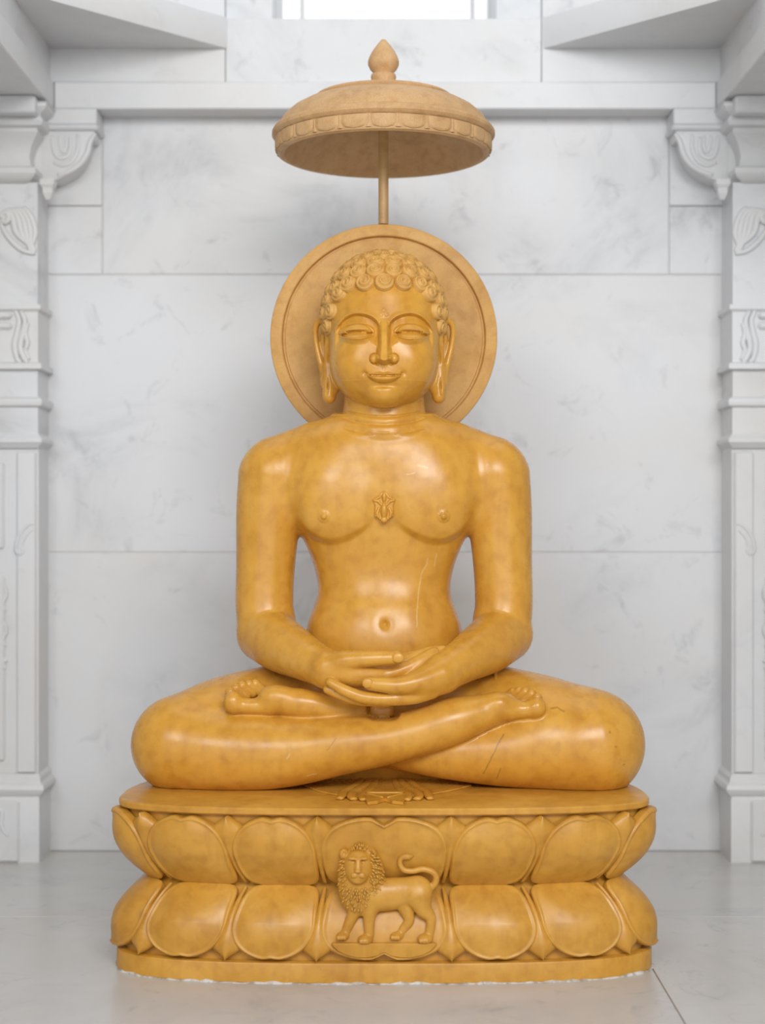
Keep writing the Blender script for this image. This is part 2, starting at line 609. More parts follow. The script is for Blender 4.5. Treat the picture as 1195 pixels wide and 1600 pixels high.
            v = fn(q).astype(np.float32)
            if mode == 'd':
                f[i] = f[i] - v
            elif mode == 'u':
                f[i] = smin(f[i], v, k)
            else:
                f[i] = smax(f[i], -v, k)
        return f
    def eval(self, Q, step=12000, near=True):
        Q = np.asarray(Q, np.float32)
        out = np.empty(len(Q), np.float32)
        def job(i):
            out[i:i + step] = self.chunk(Q[i:i + step], near)
        list(POOL.map(job, range(0, len(Q), step)))
        return out
    def project(self, V, lim=1.0):
        e = 0.25
        f = self.eval(V)
        G = np.empty_like(V)
        for ax in range(3):
            d = np.zeros(3, np.float32); d[ax] = e
            G[:, ax] = (self.eval(V + d) - f) / e
        g2 = np.maximum((G * G).sum(1), 0.05)
        V = V - (np.clip(f / g2, -lim, lim)[:, None] * G).astype(np.float32)
        f = self.eval(V)
        return V - (np.clip(f / g2, -lim, lim)[:, None] * G * 0.9).astype(np.float32)
    def mesh(self, lo, hi, h, refine=(), slack=1.5):
        """naive surface nets on sparse 8-cell blocks; refine: boxes where triangles are split once more"""
        B = 8
        lo = np.asarray(lo, np.float32); hi = np.asarray(hi, np.float32)
        nb = np.ceil((hi - lo) / (B * h)).astype(int) + 1
        S = 4                                             # blocks per super block side, for spatial order
        ns = (nb + S - 1) // S
        blocks = []
        R = B * h * 0.8661
        gi = np.stack(np.meshgrid(*[np.arange(S)] * 3, indexing='ij'), -1).reshape(-1, 3)
        sup = [(sx, sy, sz) for sx in range(ns[0]) for sy in range(ns[1]) for sz in range(ns[2])]
        def coarse(q):
            g = gi + np.array(q) * S
            f = self.chunk((lo + (g + 0.5) * B * h).astype(np.float32))
            return g[np.abs(f) < R * slack + 2]
        blocks = list(POOL.map(coarse, sup))
        blocks = np.concatenate(blocks)
        pt = np.stack(np.meshgrid(*[np.arange(B + 1)] * 3, indexing='ij'), -1).reshape(-1, 3)
        cc = np.array([[i, j, k] for i in (0, 1) for j in (0, 1) for k in (0, 1)])
        edges = [(0, 1), (2, 3), (4, 5), (6, 7), (0, 2), (1, 3), (4, 6), (5, 7), (0, 4), (1, 5), (2, 6), (3, 7)]
        dim = (nb + 2) * B
        cells, verts, fe = [], [], []
        CH = 16
        def fine(i):
            b = blocks[i:i + CH]
            ip = b[:, None, :] * B + pt[None]
            return b, self.chunk((lo + ip.reshape(-1, 3) * h).astype(np.float32)).reshape(len(b), B + 1, B + 1, B + 1)
        for (b, F) in POOL.map(fine, range(0, len(blocks), CH)):
            sg = F < 0
            # cells
            cor = np.stack([F[:, a:a + B, c:c + B, d:d + B] for a, c, d in cc], -1)
            ins = cor < 0
            act = ins.any(-1) & ~ins.all(-1)
            w = np.argwhere(act)
            if len(w):
                cv = cor[act]
                acc = np.zeros((len(w), 3), np.float32); cnt = np.zeros(len(w), np.float32)
                for (p, q) in edges:
                    m = (cv[:, p] < 0) != (cv[:, q] < 0)
                    t = np.where(m, cv[:, p] / (cv[:, p] - cv[:, q] + 1e-12), 0)
                    acc += np.where(m[:, None], cc[p] + t[:, None] * (cc[q] - cc[p]), 0)
                    cnt += m
                g = b[w[:, 0]] * B + w[:, 1:]
                verts.append(lo + (g + acc / cnt[:, None]) * h)
                cells.append((g[:, 0] * dim[1] + g[:, 1]) * dim[2] + g[:, 2])
            for ax in range(3):
                s0 = sg[:, :B, :B, :B]
                sl = [slice(0, B)] * 3; sl[ax] = slice(1, B + 1)
                s1 = sg[(slice(None), *sl)]
                w = np.argwhere(s0 != s1)
                if len(w):
                    g = b[w[:, 0]] * B + w[:, 1:]
                    fe.append(np.column_stack([g, np.full(len(g), ax), s0[s0 != s1]]))
        V = np.concatenate(verts).astype(np.float32); cid = np.concatenate(cells)
        o = np.argsort(cid, kind='stable'); sc = cid[o]
        fe = np.concatenate(fe)
        quads = []
        for ax in range(3):
            e = fe[fe[:, 3] == ax]
            g = e[:, :3]
            a1, a2 = (ax + 1) % 3, (ax + 2) % 3
            q = []
            ok = np.ones(len(g), bool)
            for (u, v) in ((-1, -1), (0, -1), (0, 0), (-1, 0)):
                gg = g.copy(); gg[:, a1] += u; gg[:, a2] += v
                ok &= (gg >= 0).all(1)
                c = (gg[:, 0] * dim[1] + gg[:, 1]) * dim[2] + gg[:, 2]
                j = np.clip(np.searchsorted(sc, c), 0, len(sc) - 1)
                ok &= sc[j] == c
                q.append(o[j])
            q = np.stack(q, 1)[ok]
            flip = e[ok, 4] == 0
            q[flip] = q[flip][:, ::-1]
            quads.append(q)
        Q = np.concatenate(quads)
        V = self.project(V, h)
        if not len(refine):
            return V, Q
        T = np.concatenate([Q[:, [0, 1, 2]], Q[:, [0, 2, 3]]])
        for (rl, rh) in refine:
            inr = ((V > np.asarray(rl)) & (V < np.asarray(rh))).all(1)
            V, T = self.split(V, T, inr[T].all(1))
        return V, T
    def split(self, V, T, sel):
        E = np.sort(np.concatenate([T[:, [0, 1]], T[:, [1, 2]], T[:, [2, 0]]]), 1)
        key = E[:, 0].astype(np.int64) * len(V) + E[:, 1]
        uk, inv = np.unique(key, return_inverse=True)
        mark = np.zeros(len(uk), bool)
        inv3 = inv.reshape(3, -1)
        mark[inv3[:, sel].ravel()] = True
        nid = np.full(len(uk), -1); nid[mark] = len(V) + np.arange(mark.sum())
        a, b = uk[mark] // len(V), uk[mark] % len(V)
        mid = self.project(((V[a] + V[b]) * 0.5).astype(np.float32), 1.0)
        V2 = np.concatenate([V, mid])
        m = nid[inv3].T                                   # (nt,3) midpoints of edges 01,12,20
        cnt = (m >= 0).sum(1)
        out = [T[cnt == 0]]
        t3, m3 = T[cnt == 3], m[cnt == 3]
        out += [np.column_stack([t3[:, 0], m3[:, 0], m3[:, 2]]), np.column_stack([t3[:, 1], m3[:, 1], m3[:, 0]]),
                np.column_stack([t3[:, 2], m3[:, 2], m3[:, 1]]), m3]
        for r in range(3):
            R = [r, (r + 1) % 3, (r + 2) % 3]
            s = (cnt == 1) & (m[:, r] >= 0)               # only edge r (R0-R1) split
            t, mm = T[s], m[s][:, r]
            out += [np.column_stack([t[:, R[0]], mm, t[:, R[2]]]), np.column_stack([mm, t[:, R[1]], t[:, R[2]]])]
            s = (cnt == 2) & (m[:, r] < 0)                # edges R1-R2 and R2-R0 split
            t = T[s]; m1, m2 = m[s][:, R[1]], m[s][:, R[2]]
            out += [np.column_stack([t[:, R[0]], t[:, R[1]], m1]), np.column_stack([t[:, R[0]], m1, m2]), np.column_stack([m2, m1, t[:, R[2]]])]
        return V2.astype(np.float32), np.concatenate(out)

def sdf_obj(name, sd, lo, hi, h, mat, parent, refine=(), origin=(0, 0, 0), slack=1.5):
    V, Fq = sd.mesh(lo, hi, h, refine, slack)
    V = V * 0.001 + np.array([0, 0, CAM_H], np.float32) - np.asarray(origin, np.float32)
    return np_mesh_obj(name, V, Fq, mat, parent)

def curve2d(pts, n=40):
    return spline(np.asarray(pts, float), n)

def dist_poly(x, z, C):
    """distance to an open polyline in the x-z plane and the signed side / parameter"""
    best = np.full(len(x), 1e9, np.float32); par = np.zeros(len(x), np.float32); side = np.zeros(len(x), np.float32)
    m = len(C) - 1
    for i in range(m):
        ax, az = C[i]; bx, bz = C[i + 1]
        dx, dz = bx - ax, bz - az
        l2 = dx * dx + dz * dz + 1e-9
        t = np.clip(((x - ax) * dx + (z - az) * dz) / l2, 0, 1)
        ex, ez = x - ax - t * dx, z - az - t * dz
        d = np.sqrt(ex * ex + ez * ez)
        k = d < best
        best[k] = d[k]; par[k] = (i + t[k]) / m
        side[k] = np.sign(dx * (z - az) - dz * (x - ax))[k]
    return best, par, side
# ------------------------------------------------------------------ the seated figure
CX = 600.0                                                # pixel column of the figure's axis
PED_TOP = -415.0                                          # top of the pedestal, mm below camera height

def chain(rows):
    """rows: px, py, Y, r_px -> x, y, z, r in mm"""
    out = []
    for (px, py, Y, r) in rows:
        s = (2400.0 + Y) / 2400.0
        out.append([*W(px, py, Y), r * s])
    return out

def mir(rows):
    return [(2 * CX - px, py, Y, r) for (px, py, Y, r) in rows]

def build_body():
    S = Sculpt()
    # ---- trunk
    def row(py, a, b, cy):
        w = W(CX, py, cy - b * 0.4)
        return [w[2], a, b, W(CX, py, 0)[0], cy]
    S.loft([row(650, 78, 58, 40), row(668, 112, 71, 40), row(690, 140, 84, 42), row(720, 154, 91, 44), row(765, 153, 93, 45),
            row(805, 143, 88, 45), row(835, 132, 83, 46), row(880, 113, 76, 46), row(925, 104, 72, 46), row(950, 108, 75, 44),
            row(978, 118, 82, 42), row(1005, 122, 86, 40), row(1040, 124, 88, 38), row(1120, 130, 90, 38)], n=2.35)
    # trapezius slope and shoulders
    for f in (lambda r: r, mir):
        S.tube(chain(f([(556, 684, 36, 34), (490, 703, 40, 43), (436, 730, 40, 49)])), k=30)
        S.tube(chain(f([(428, 745, 38, 56), (420, 800, 36, 51), (415, 880, 30, 46), (413, 940, 24, 45), (416, 975, 18, 46)])), k=13, n=24)
        # armpit fold
    # pectorals
    for sgn in (-1, 1):
        c = W(CX + sgn * 75, 778, 0)
        S.ell((c[0], 4, c[2] + 6), (72, 50, 68), k=26, rot=('Y', sgn * -0.25))
    pc = curve2d([W(px, py, -45)[[0, 2]] for px, py in [(455, 790), (464, 812), (478, 831), (497, 843.5), (518, 847.5), (541, 842), (562, 831), (579, 818), (592, 803), (600, 786)]], 40)
    pxc = W(CX, 800, -45)[0]
    def pec(Q):
        x = pxc - np.abs(Q[:, 0] - pxc)
        sd = (Q[:, 2] - np.interp(x, pc[:, 0], pc[:, 1])) * 0.88
        ends = sstep(pc[0, 0] + 2, pc[0, 0] + 26, x) * (1 - sstep(pxc - 42, pxc - 6, x))
        return 6.8 * sstep(-6, 7, sd) * (1 - sstep(8, 80, sd)) * ends * sstep(30, -10, Q[:, 1])
    S.disp((-150, -110, W(0, 865, 0)[2]), (156, 30, W(0, 700, 0)[2]), pec)
    # belly
    c = W(CX, 985, 0)
    S.ell((c[0], 27, c[2] - 6), (96, 70, 78), k=50)
    # ---- legs: pelvis, thighs, folded lower legs
    c = W(CX, 1120, 40)
    S.ell((c[0], 50, c[2]), (190, 85, 80), k=30)
    S.tube(chain([(480, 1095, 50, 62), (380, 1118, 0, 68), (282, 1161, -58, 75)]), k=34, n=16)
    S.tube(chain([(720, 1095, 50, 62), (820, 1118, 0, 68), (921, 1161, -58, 75)]), k=34, n=16)
    S.tube(chain([(440, 1178, 15, 55), (760, 1178, 15, 55)]), k=20)
    # lower leg of the image-right knee, passing below
    S.tube(chain([(921, 1163, -60, 73), (830, 1170, -74, 63), (730, 1176, -82, 46), (640, 1172, -72, 33), (560, 1150, -60, 26)]), k=46, n=36)
    # fillers that keep thigh and calf one polished mass
    S.tube(chain([(360, 1140, -45, 62), (460, 1125, -20, 55)]), k=40)
    S.tube(chain([(840, 1135, -45, 62), (740, 1120, -20, 55)]), k=40)
    # lower leg of the image-left knee, crossing above, and its foot
    S.tube(chain([(280, 1163, -60, 74), (360, 1172, -82, 66), (450, 1173, -100, 56), (530, 1165, -112, 46), (600, 1157, -118, 38.5),
                  (660, 1142, -118, 36.5), (710, 1126, -116, 36), (755, 1113, -112, 28), (790, 1106, -110, 21)]), k=5, n=48)
    return S

def build_limbs(S):
    # ---- image-right foot (belongs to the crossing leg): ball, big toe, small toes
    S.ell(W(779, 1098, -118), (20, 18, 15), k=12)
    S.tube(chain([(785, 1107, -116, 16), (815, 1109, -116, 13.5), (829, 1108, -116, 13)]), k=7)
    S.ell(W(838, 1105, -118), (14, 14, 15), k=6)
    for i, (x, y, Y, r) in enumerate([(839, 1090, -98, 7.5), (830, 1084, -90, 7.5), (820, 1081, -84, 7.3), (810, 1080, -78, 7), (801, 1081, -74, 6.5)]):
        S.tube(chain([(x - 16, y + 12, Y + 4, r - 1), (x, y, Y, r)]), k=1.5)
    # ---- image-left foot lying on the image-left thigh
    S.tube(chain([(575, 1112, -84, 16), (520, 1106, -102, 19), (468, 1098, -108, 22.5), (425, 1096, -108, 18)]), k=6, n=10)
    S.ell(W(430, 1088, -112), (24, 18, 17), k=11)
    S.tube(chain([(420, 1103, -112, 12.5), (390, 1103, -112, 12), (372, 1102, -112, 12.5)]), k=8)
    S.ell(W(364, 1097, -114), (14, 14, 16.5), k=6)
    for (x, y, Y, r) in [(360, 1081, -96, 8), (369, 1075, -90, 8), (379, 1071, -85, 7.6), (389, 1069, -80, 7.4), (399, 1068, -76, 7)]:
        S.tube(chain([(x + 16, y + 13, Y + 4, r - 1), (x, y, Y, r)]), k=1.5)
    # ---- forearms
    fl = [(415, 990, 12, 45.5), (440, 1008, -38, 43), (478, 1029, -92, 35), (512, 1046, -132, 29)]
    fr = [(787, 990, 12, 45.5), (760, 1010, -38, 43), (724, 1032, -92, 35), (690, 1052, -132, 29.5)]
    S.tube(chain(fl), k=3.5, n=24)
    S.tube(chain(fr), k=3.5, n=24)
    # ---- hand of the image-left arm: lies in the other hand, thumb on top
    S.tube(chain([(512, 1046, -130, 29.5), (540, 1049, -138, 26), (575, 1055, -138, 19), (620, 1052, -128, 12.5)]), k=8, n=10)
    S.tube(chain([(514, 1038, -140, 20), (542, 1032, -152, 16), (575, 1029.5, -156, 13), (603, 1028.5, -155, 11.8), (619, 1028, -153, 11.2)]), k=5, n=12)
    S.tube(chain([(585, 1060, -136, 12), (628, 1047, -134, 11.5), (654, 1034, -128, 10), (671, 1023, -121, 8.6), (678, 1018.5, -116, 7.4)]), k=3, n=12)
    S.tube(chain([(610, 1044, -118, 12), (640, 1032, -114, 11), (668, 1020, -110, 9.8), (691, 1016.5, -104, 8.6)]), k=1.0, n=10)
    S.tube(chain([(610, 1040, -104, 12), (650, 1026, -100, 10), (689, 1025, -98, 8.8)]), k=1.0, n=8)
    # ---- hollow under the hands with the small block left standing in it
    S.ell(W(598, 1111, -125), (26, 52, 13.5), k=3, mode='s', n=3)
    S.ell(W(597, 1111, -84), (19, 16, 11), k=0.5, n=3.5)
    # ---- hand of the image-right arm: below, thumb in front
    S.tube(chain([(690, 1054, -132, 29.5), (664, 1067, -146, 26), (634, 1079, -150, 19), (605, 1086, -150, 12)]), k=8, n=10)
    S.tube(chain([(686, 1055, -144, 23), (652, 1066, -160, 18), (622, 1071.5, -168, 14), (597, 1070, -171, 11.8), (578, 1068, -170, 10.8)]), k=4.5, n=12)
    S.tube(chain([(672, 1078, -148, 15), (645, 1088, -155, 12.5), (605, 1092, -160, 10.6), (568, 1089.5, -165, 9.8), (540, 1079.5, -166, 8.8), (521, 1069, -163, 7.9), (516, 1066, -162, 7.2)]), k=2.5, n=14)
    S.tube(chain([(605, 1095, -150, 9), (562, 1094, -154, 8.6), (533, 1086, -155, 8.0), (512, 1077, -152, 7.4)]), k=0.8, n=10)
    # thumb nails
    S.ell(W(622, 1028, -164.8), (8.6, 3.0, 7.6), k=0.3)
    S.ell(W(574, 1067.5, -179.6), (8.0, 2.8, 7.2), k=0.3)
    # ---- nipples, navel
    for px in (507.5, 691.5):
        c = W(px, 807, 0)
        S.disp((c[0] - 13, -120, c[2] - 13), (c[0] + 13, 20, c[2] + 13),
               lambda Q, c=c: 1.7 * (1 - sstep(8.0, 10.0, np.hypot(Q[:, 0] - c[0], Q[:, 2] - c[2]))) + 4.2 * np.sqrt(np.maximum(1 - ((Q[:, 0] - c[0]) ** 2 + (Q[:, 2] - c[2]) ** 2) / 25.0, 0)))
    c = W(601, 975, -40)
    def navel(Q):
        r = np.hypot(Q[:, 0] - c[0], (Q[:, 2] - c[2]) * 0.9)
        return -6.5 * np.exp(-(r / 4.6) ** 2) - 2.6 * np.exp(-(r / 13.0) ** 2)
    S.disp((c[0] - 36, -120, c[2] - 36), (c[0] + 36, 10, c[2] + 36), lambda Q: navel(Q) * (Q[:, 1] < 10))
    # sit flat on the pedestal
    S.add((-600, -600, -700), (600, 600, 700), lambda Q: (PED_TOP + 0.5) - Q[:, 2], 'i', 1.0)

def build_head(S):
    # ---- neck with three folds
    def nrow(py, a, b):
        return [W(CX, py, -20)[2], a, b, W(CX, py, 0)[0] , 32]
    zt, zb = W(CX, 600, 0)[2], W(CX, 690, 0)[2]
    S.loft([nrow(560, 60, 62), nrow(620, 63, 64), nrow(645, 66, 67), nrow(662, 69, 71), nrow(674, 71, 75), nrow(682, 71, 76), nrow(700, 60, 60)], k=4, n=2.1)
    x0 = W(CX, 600, 0)[0]
    def folds(Q):
        ang = (Q[:, 0] - x0) / 66.0
        up = 13.0 * np.clip(ang, -1.3, 1.3) ** 2          # folds rise towards the sides
        o = 0
        for py, d in ((651, 2.2), (663.5, 2.2), (679.5, 2.0)):
            z = W(0, py, -40)[2]
            t = (Q[:, 2] - z - up)
            o = o - d * np.exp(-(t / 1.7) ** 2) + 0.9 * np.exp(-((t + 5.5) / 3.5) ** 2)
        fade = (1 - sstep(52, 70, np.abs(Q[:, 0] - x0))) * sstep(20, -10, Q[:, 1])
        return o * fade
    S.disp((x0 - 75, -120, zb - 10), (x0 + 75, 60, zt + 30), folds)
    # ---- skull and face
    H = Sculpt()
    c = W(CX, 490, 0)
    H.ell((c[0], 18, c[2] - 2), (92, 92, 94))
    c = W(CX, 547, -30)
    H.ell((c[0], -2, c[2]), (85.5, 84, 90.5), k=14, n=2.25)
    c = W(CX, 615, -60)
    H.ell((c[0], -58, c[2]), (23, 22, 17), k=30)          # chin
    for sg in (-1, 1):                                    # cheeks
        c = W(CX + sg * 40, 568, -60)
        H.ell((c[0], -44, c[2]), (32, 34, 34), k=26)
    return H

def face_disp():
    """relief of the features as a function of x, z on the front of the head"""
    YF = -78.0
    def c2(pts):
        return curve2d([(W(px, py, YF)[0], W(px, py, YF)[2]) for px, py in pts], 18)
    cx = W(CX, 500, YF)[0]
    browL = c2([(592, 506), (588, 499), (580, 493), (568, 488.5), (555, 487.2), (543, 490), (533, 497), (525, 507), (521, 518)])
    lidL = c2([(528.5, 521.5), (534, 513), (543, 507.5), (555, 504.6), (567, 506), (577, 511.5), (585, 521)])
    upL = c2([(530, 522), (541, 518.3), (557, 517.4), (573, 518.6), (585, 522.3)])
    loL = c2([(530, 522), (541, 527), (556, 529.6), (571, 527.8), (585, 522.3)])
    lipm = c2([(571, 583.2), (577, 586.2), (586, 587.6), (600, 587.2), (614, 587.6), (623, 586.2), (629, 583.2)])
    ztop = W(0, 500, YF)[2]
    def mm(px): return W(px, 0, YF)[0]
    def zz(py): return W(0, py, YF)[2]
    def lin(C, x):                                        # curve as z(x)
        o = np.argsort(C[:, 0])
        return np.interp(x, C[o, 0], C[o, 1])
    zt_tab = dict(up=upL, lo=loL, lid=lidL, brow=browL)
    def fn(Q):
        x = cx - np.abs(Q[:, 0] - cx)                     # mirrored to the image-left half
        z = Q[:, 2]
        d = np.zeros(len(Q), np.float32)
        # eye socket: hollow below the brow, deepest beside the nose
        zb = lin(browL, x)
        inx = sstep(mm(521), mm(531), x) * (1 - sstep(mm(589), mm(594.5), x))
        below = zb - z
        sock = sstep(1.0, 5.5, below) * (1 - sstep(22, 44, below)) * inx
        deep = 5.6 + 4.5 * np.exp(-((x - mm(584)) / 10.0) ** 2) - 1.5 * np.exp(-((x - mm(530)) / 8.0) ** 2)
        d -= sock * deep
        # brow ridge: raised band with a crisp lower edge
        db, tb, _ = dist_poly(x, z, browL)
        d += 2.6 * np.exp(-(db / 3.0) ** 2) * np.clip(np.minimum(tb * 14, (1 - tb) * 5), 0, 1)
        # eyeball under the lids: crisp above, melting into the cheek below
        ex, ez = mm(557), zz(519.0)
        dzz = z - ez
        ru = ((x - ex) / 29.0) ** 2 + (dzz / 15.0) ** 2
        rl = ((x - ex) / 30.5) ** 2 + (dzz / 21.0) ** 2
        d += np.where(dzz > 0, 8.4 * np.sqrt(np.maximum(1 - ru, 0)) * sstep(1.02, 0.8, ru), 8.4 * np.sqrt(np.maximum(1 - rl, 0)) * sstep(1.02, 0.25, rl))
        # fold above the lid
        dl, tl, _ = dist_poly(x, z, lidL)
        d -= 1.3 * np.exp(-(dl / 1.2) ** 2)
        # eye opening: the ball lies deep under the upper lid
        xu = sstep(mm(529.5), mm(534), x) * (1 - sstep(mm(581), mm(585.5), x))
        zu, zl = lin(upL, x), lin(loL, x)
        inside = sstep(-0.3, 1.1, zu - z) * sstep(-0.3, 1.6, z - zl)
        frac = np.clip((z - zl) / (zu - zl + 0.5), 0, 1)
        d -= (2.2 + 4.2 * frac) * inside * xu
        du, tu, _ = dist_poly(x, z, upL)
        d += 2.2 * np.exp(-(du / 2.0) ** 2) * sstep(-0.6, 0.5, z - zu) * xu
        do, to, _ = dist_poly(x, z, loL)
        d += 1.3 * np.exp(-((do - 0.8) / 1.4) ** 2) * sstep(0.6, -0.4, z - zl) * xu
        # nose: narrow bridge from the brows, widening to the tip
        t = np.clip((zz(503) - z) / (zz(503) - zz(566)), 0, 1.0)
        hw = 4.9 + 4.0 * t ** 1.7
        hgt = 3.0 + 19.5 * t ** 1.15
        ax = np.abs(Q[:, 0] - cx)
        prof = 1 - sstep(hw * 0.45, hw * 1.75, ax)
        zlow = np.minimum(ax, 14) * 0.42
        end = sstep(0.0, zz(566.0) - zz(572.5), z - zz(572.5) - zlow) * sstep(zz(492), zz(505), z)
        d += hgt * prof * end * sstep(zz(498), zz(504), z) ** 0.5
        # wings of the nose
        wx, wz = 14.6, zz(561.5)
        r2 = ((ax - wx) / 6.6) ** 2 + ((z - wz) / 7.2) ** 2
        d += 5.8 * np.sqrt(np.maximum(1 - r2, 0))
        d -= 1.6 * np.exp(-((np.sqrt(r2) - 1.08) / 0.13) ** 2) * (ax > wx - 3) 
        # nostril shadows
        d -= 3.0 * np.exp(-((ax - 10.5) / 3.0) ** 2 - ((z - zz(569)) / 2.2) ** 2)
        # philtrum
        d -= 1.0 * np.exp(-(ax / 3.2) ** 2) * np.exp(-((z - zz(577)) / 4.5) ** 2)
        # lips
        zm = lin(lipm, x)
        wl = np.clip(1 - (ax / 27.5) ** 2, 0, 1)
        lo_h = 12.0 * wl ** 0.8
        up_h = (6.0 * wl ** 0.9) * (1 - 0.30 * np.exp(-(ax / 3.6) ** 2))
        b = z - zm
        vl = np.clip(-b / (lo_h + 0.01), 0, 1); vu = np.clip(b / (up_h + 0.01), 0, 1)
        mouth = (ax < 28)
        low = np.sin(np.pi * np.clip(vl, 0, 1) ** 0.8) * 6.2 * wl ** 0.45
        upp = np.sin(np.pi * np.clip(vu, 0, 1) ** 0.9) * 4.4 * wl ** 0.40 * (1 - 0.25 * np.exp(-(ax / 8.0) ** 2))
        d += np.where(b < 0, low, upp) * mouth
        dm, tm, _ = dist_poly(x, z, lipm)
        d -= 2.6 * np.exp(-(dm / 1.6) ** 2) * np.clip(np.minimum(tm, 1 - tm) * 30 + 0.4, 0, 1)
        # smile dimples and the hollow under the lower lip
        d -= 2.6 * np.exp(-((ax - 30) / 4.0) ** 2 - ((z - zz(583)) / 4.5) ** 2)
        d -= 3.2 * np.exp(-(ax / 17.0) ** 2 - ((z - zz(603.0)) / 4.2) ** 2)
        # overall muzzle
        d += 4.0 * np.exp(-(ax / 26.0) ** 2 - ((z - zz(586)) / 17.0) ** 2)
        # mark on the brow: three tiny rings
        for (mx, mz) in ((600, 486), (596, 492.5), (604, 492.5)):
            r = np.hypot(Q[:, 0] - mm(mx), z - zz(mz))
            d += 0.55 * np.exp(-((r - 3.0) / 0.7) ** 2)
        front = sstep(-10, -38, Q[:, 1])
        return d * front
    z0, z1 = zz(640), zz(462)
    return (cx - 84, -140, z0), (cx + 84, -11, z1), fn

def build_ears(S):
    for f in (lambda r: r, mir):
        # helix
        S.tube(chain(f([(512, 523, 6, 4.6), (510, 508, 12, 5.4), (501, 501, 18, 5.6), (494, 508, 22, 5.0), (492.5, 522, 24, 4.6),
                        (495, 543, 24, 4.4), (500, 563, 22, 4.4), (504, 582, 20, 4.6), (506, 600, 18, 5.0)])), k=2.5, n=26)
        # inner wall and tragus
        S.tube(chain(f([(507, 512, 22, 5), (505, 535, 26, 5), (508, 560, 26, 5.5), (512, 580, 22, 6)])), k=4, n=10)
        S.tube(chain(f([(513, 518, 4, 5.5), (514, 532, 2, 6.5), (511, 545, 4, 5.0), (510, 562, 10, 3.8), (514, 580, 14, 5)])), k=3, n=14)
        # long lobe
        S.tube(chain(f([(512, 575, 18, 8.5), (514, 600, 16, 10.5), (514.5, 620, 14, 10.5)])), k=5, n=8, sc=(1, 1.2, 1))
        S.tube(chain(f([(521, 560, 12, 4), (525, 585, 12, 5), (522, 610, 12, 6)])), k=6, n=8)
        # slit in the lobe
        S.tube(chain(f([(511.5, 590, 2, 1.0), (512, 602, 0, 1.9), (511, 616, 0, 1.2)])), k=1.0, mode='s', n=6, sc=(1, 5, 1))
def make_statue():
    root = empty('meditating_statue', P(CX, 1228, -0.06))
    root.location = (0.0023, -0.02, CAM_H + PED_TOP * 0.001)
    org = np.array(root.location)
    tag(root, 'amber marble figure seated cross-legged in meditation with round halo behind its head', 'statue')
    S = build_body()
    H = build_head(S)
    lo, hi, fn = face_disp()
    H.disp(lo, hi, fn)
    hl = np.array([-110, -110, 150], np.float32); hh = np.array([115, 125, 420], np.float32)
    S.add(hl, hh, lambda Q: H.chunk(Q), 'u', 2.5)
    build_ears(S)
    build_limbs(S)
    refine = [((-118, -140, 140), (122, 60, 330)), ((-100, -200, -300), (110, -85, -190)), ((-246, -140, -310), (-150, -60, -240)), ((165, -140, -310), (248, -60, -255)), ((-78, -140, 165), (82, -30, 308))]
    body = sdf_obj('body', S, (-420, -200, -422), (425, 160, 425), BODY_H, M_AMBER, root, refine, org)
    global BODY_SDF
    BODY_SDF = S
    return root, org
BODY_H = 2.6
statue, ST_ORG = make_statue()
# ------------------------------------------------------------------ hair curls
def curl_mesh():
    """snail-shell curl, radius 1, facing +z, with a raised spiral"""
    n, m = 30, 13
    V, Fc = [(0, 0, 0.72)], []
    for j in range(1, m + 1):
        r = j / m
        for i in range(n):
            a = 2 * math.pi * i / n
            base = 0.62 * math.sqrt(max(1 - (r * 0.97) ** 2.6, 0)) - 0.10
            ph = (r * 2.25 - a / (2 * math.pi)) % 1.0
            w = 0.5 - 0.5 * math.cos(2 * math.pi * ph)
            rel = 0.27 * (w ** 0.6) * min(1, (1 - r) * 6 + 0.15) * min(1, r * 5)
            z = base + rel - 0.08
            if j == m:
                z = -0.35
            V.append((r * math.cos(a), r * math.sin(a), z))
    for i in range(n):
        Fc.append([0, 1 + i, 1 + (i + 1) % n])
    for j in range(m - 1):
        for i in range(n):
            i2 = (i + 1) % n
            Fc.append([1 + j * n + i, 1 + (j + 1) * n + i, 1 + (j + 1) * n + i2, 1 + j * n + i2])
    me = bpy.data.meshes.new('hair_curl')
    me.from_pydata(V, [], Fc); me.update()
    me.polygons.foreach_set('use_smooth', [True] * len(me.polygons))
    me.materials.append(M_HAIR)
    return me

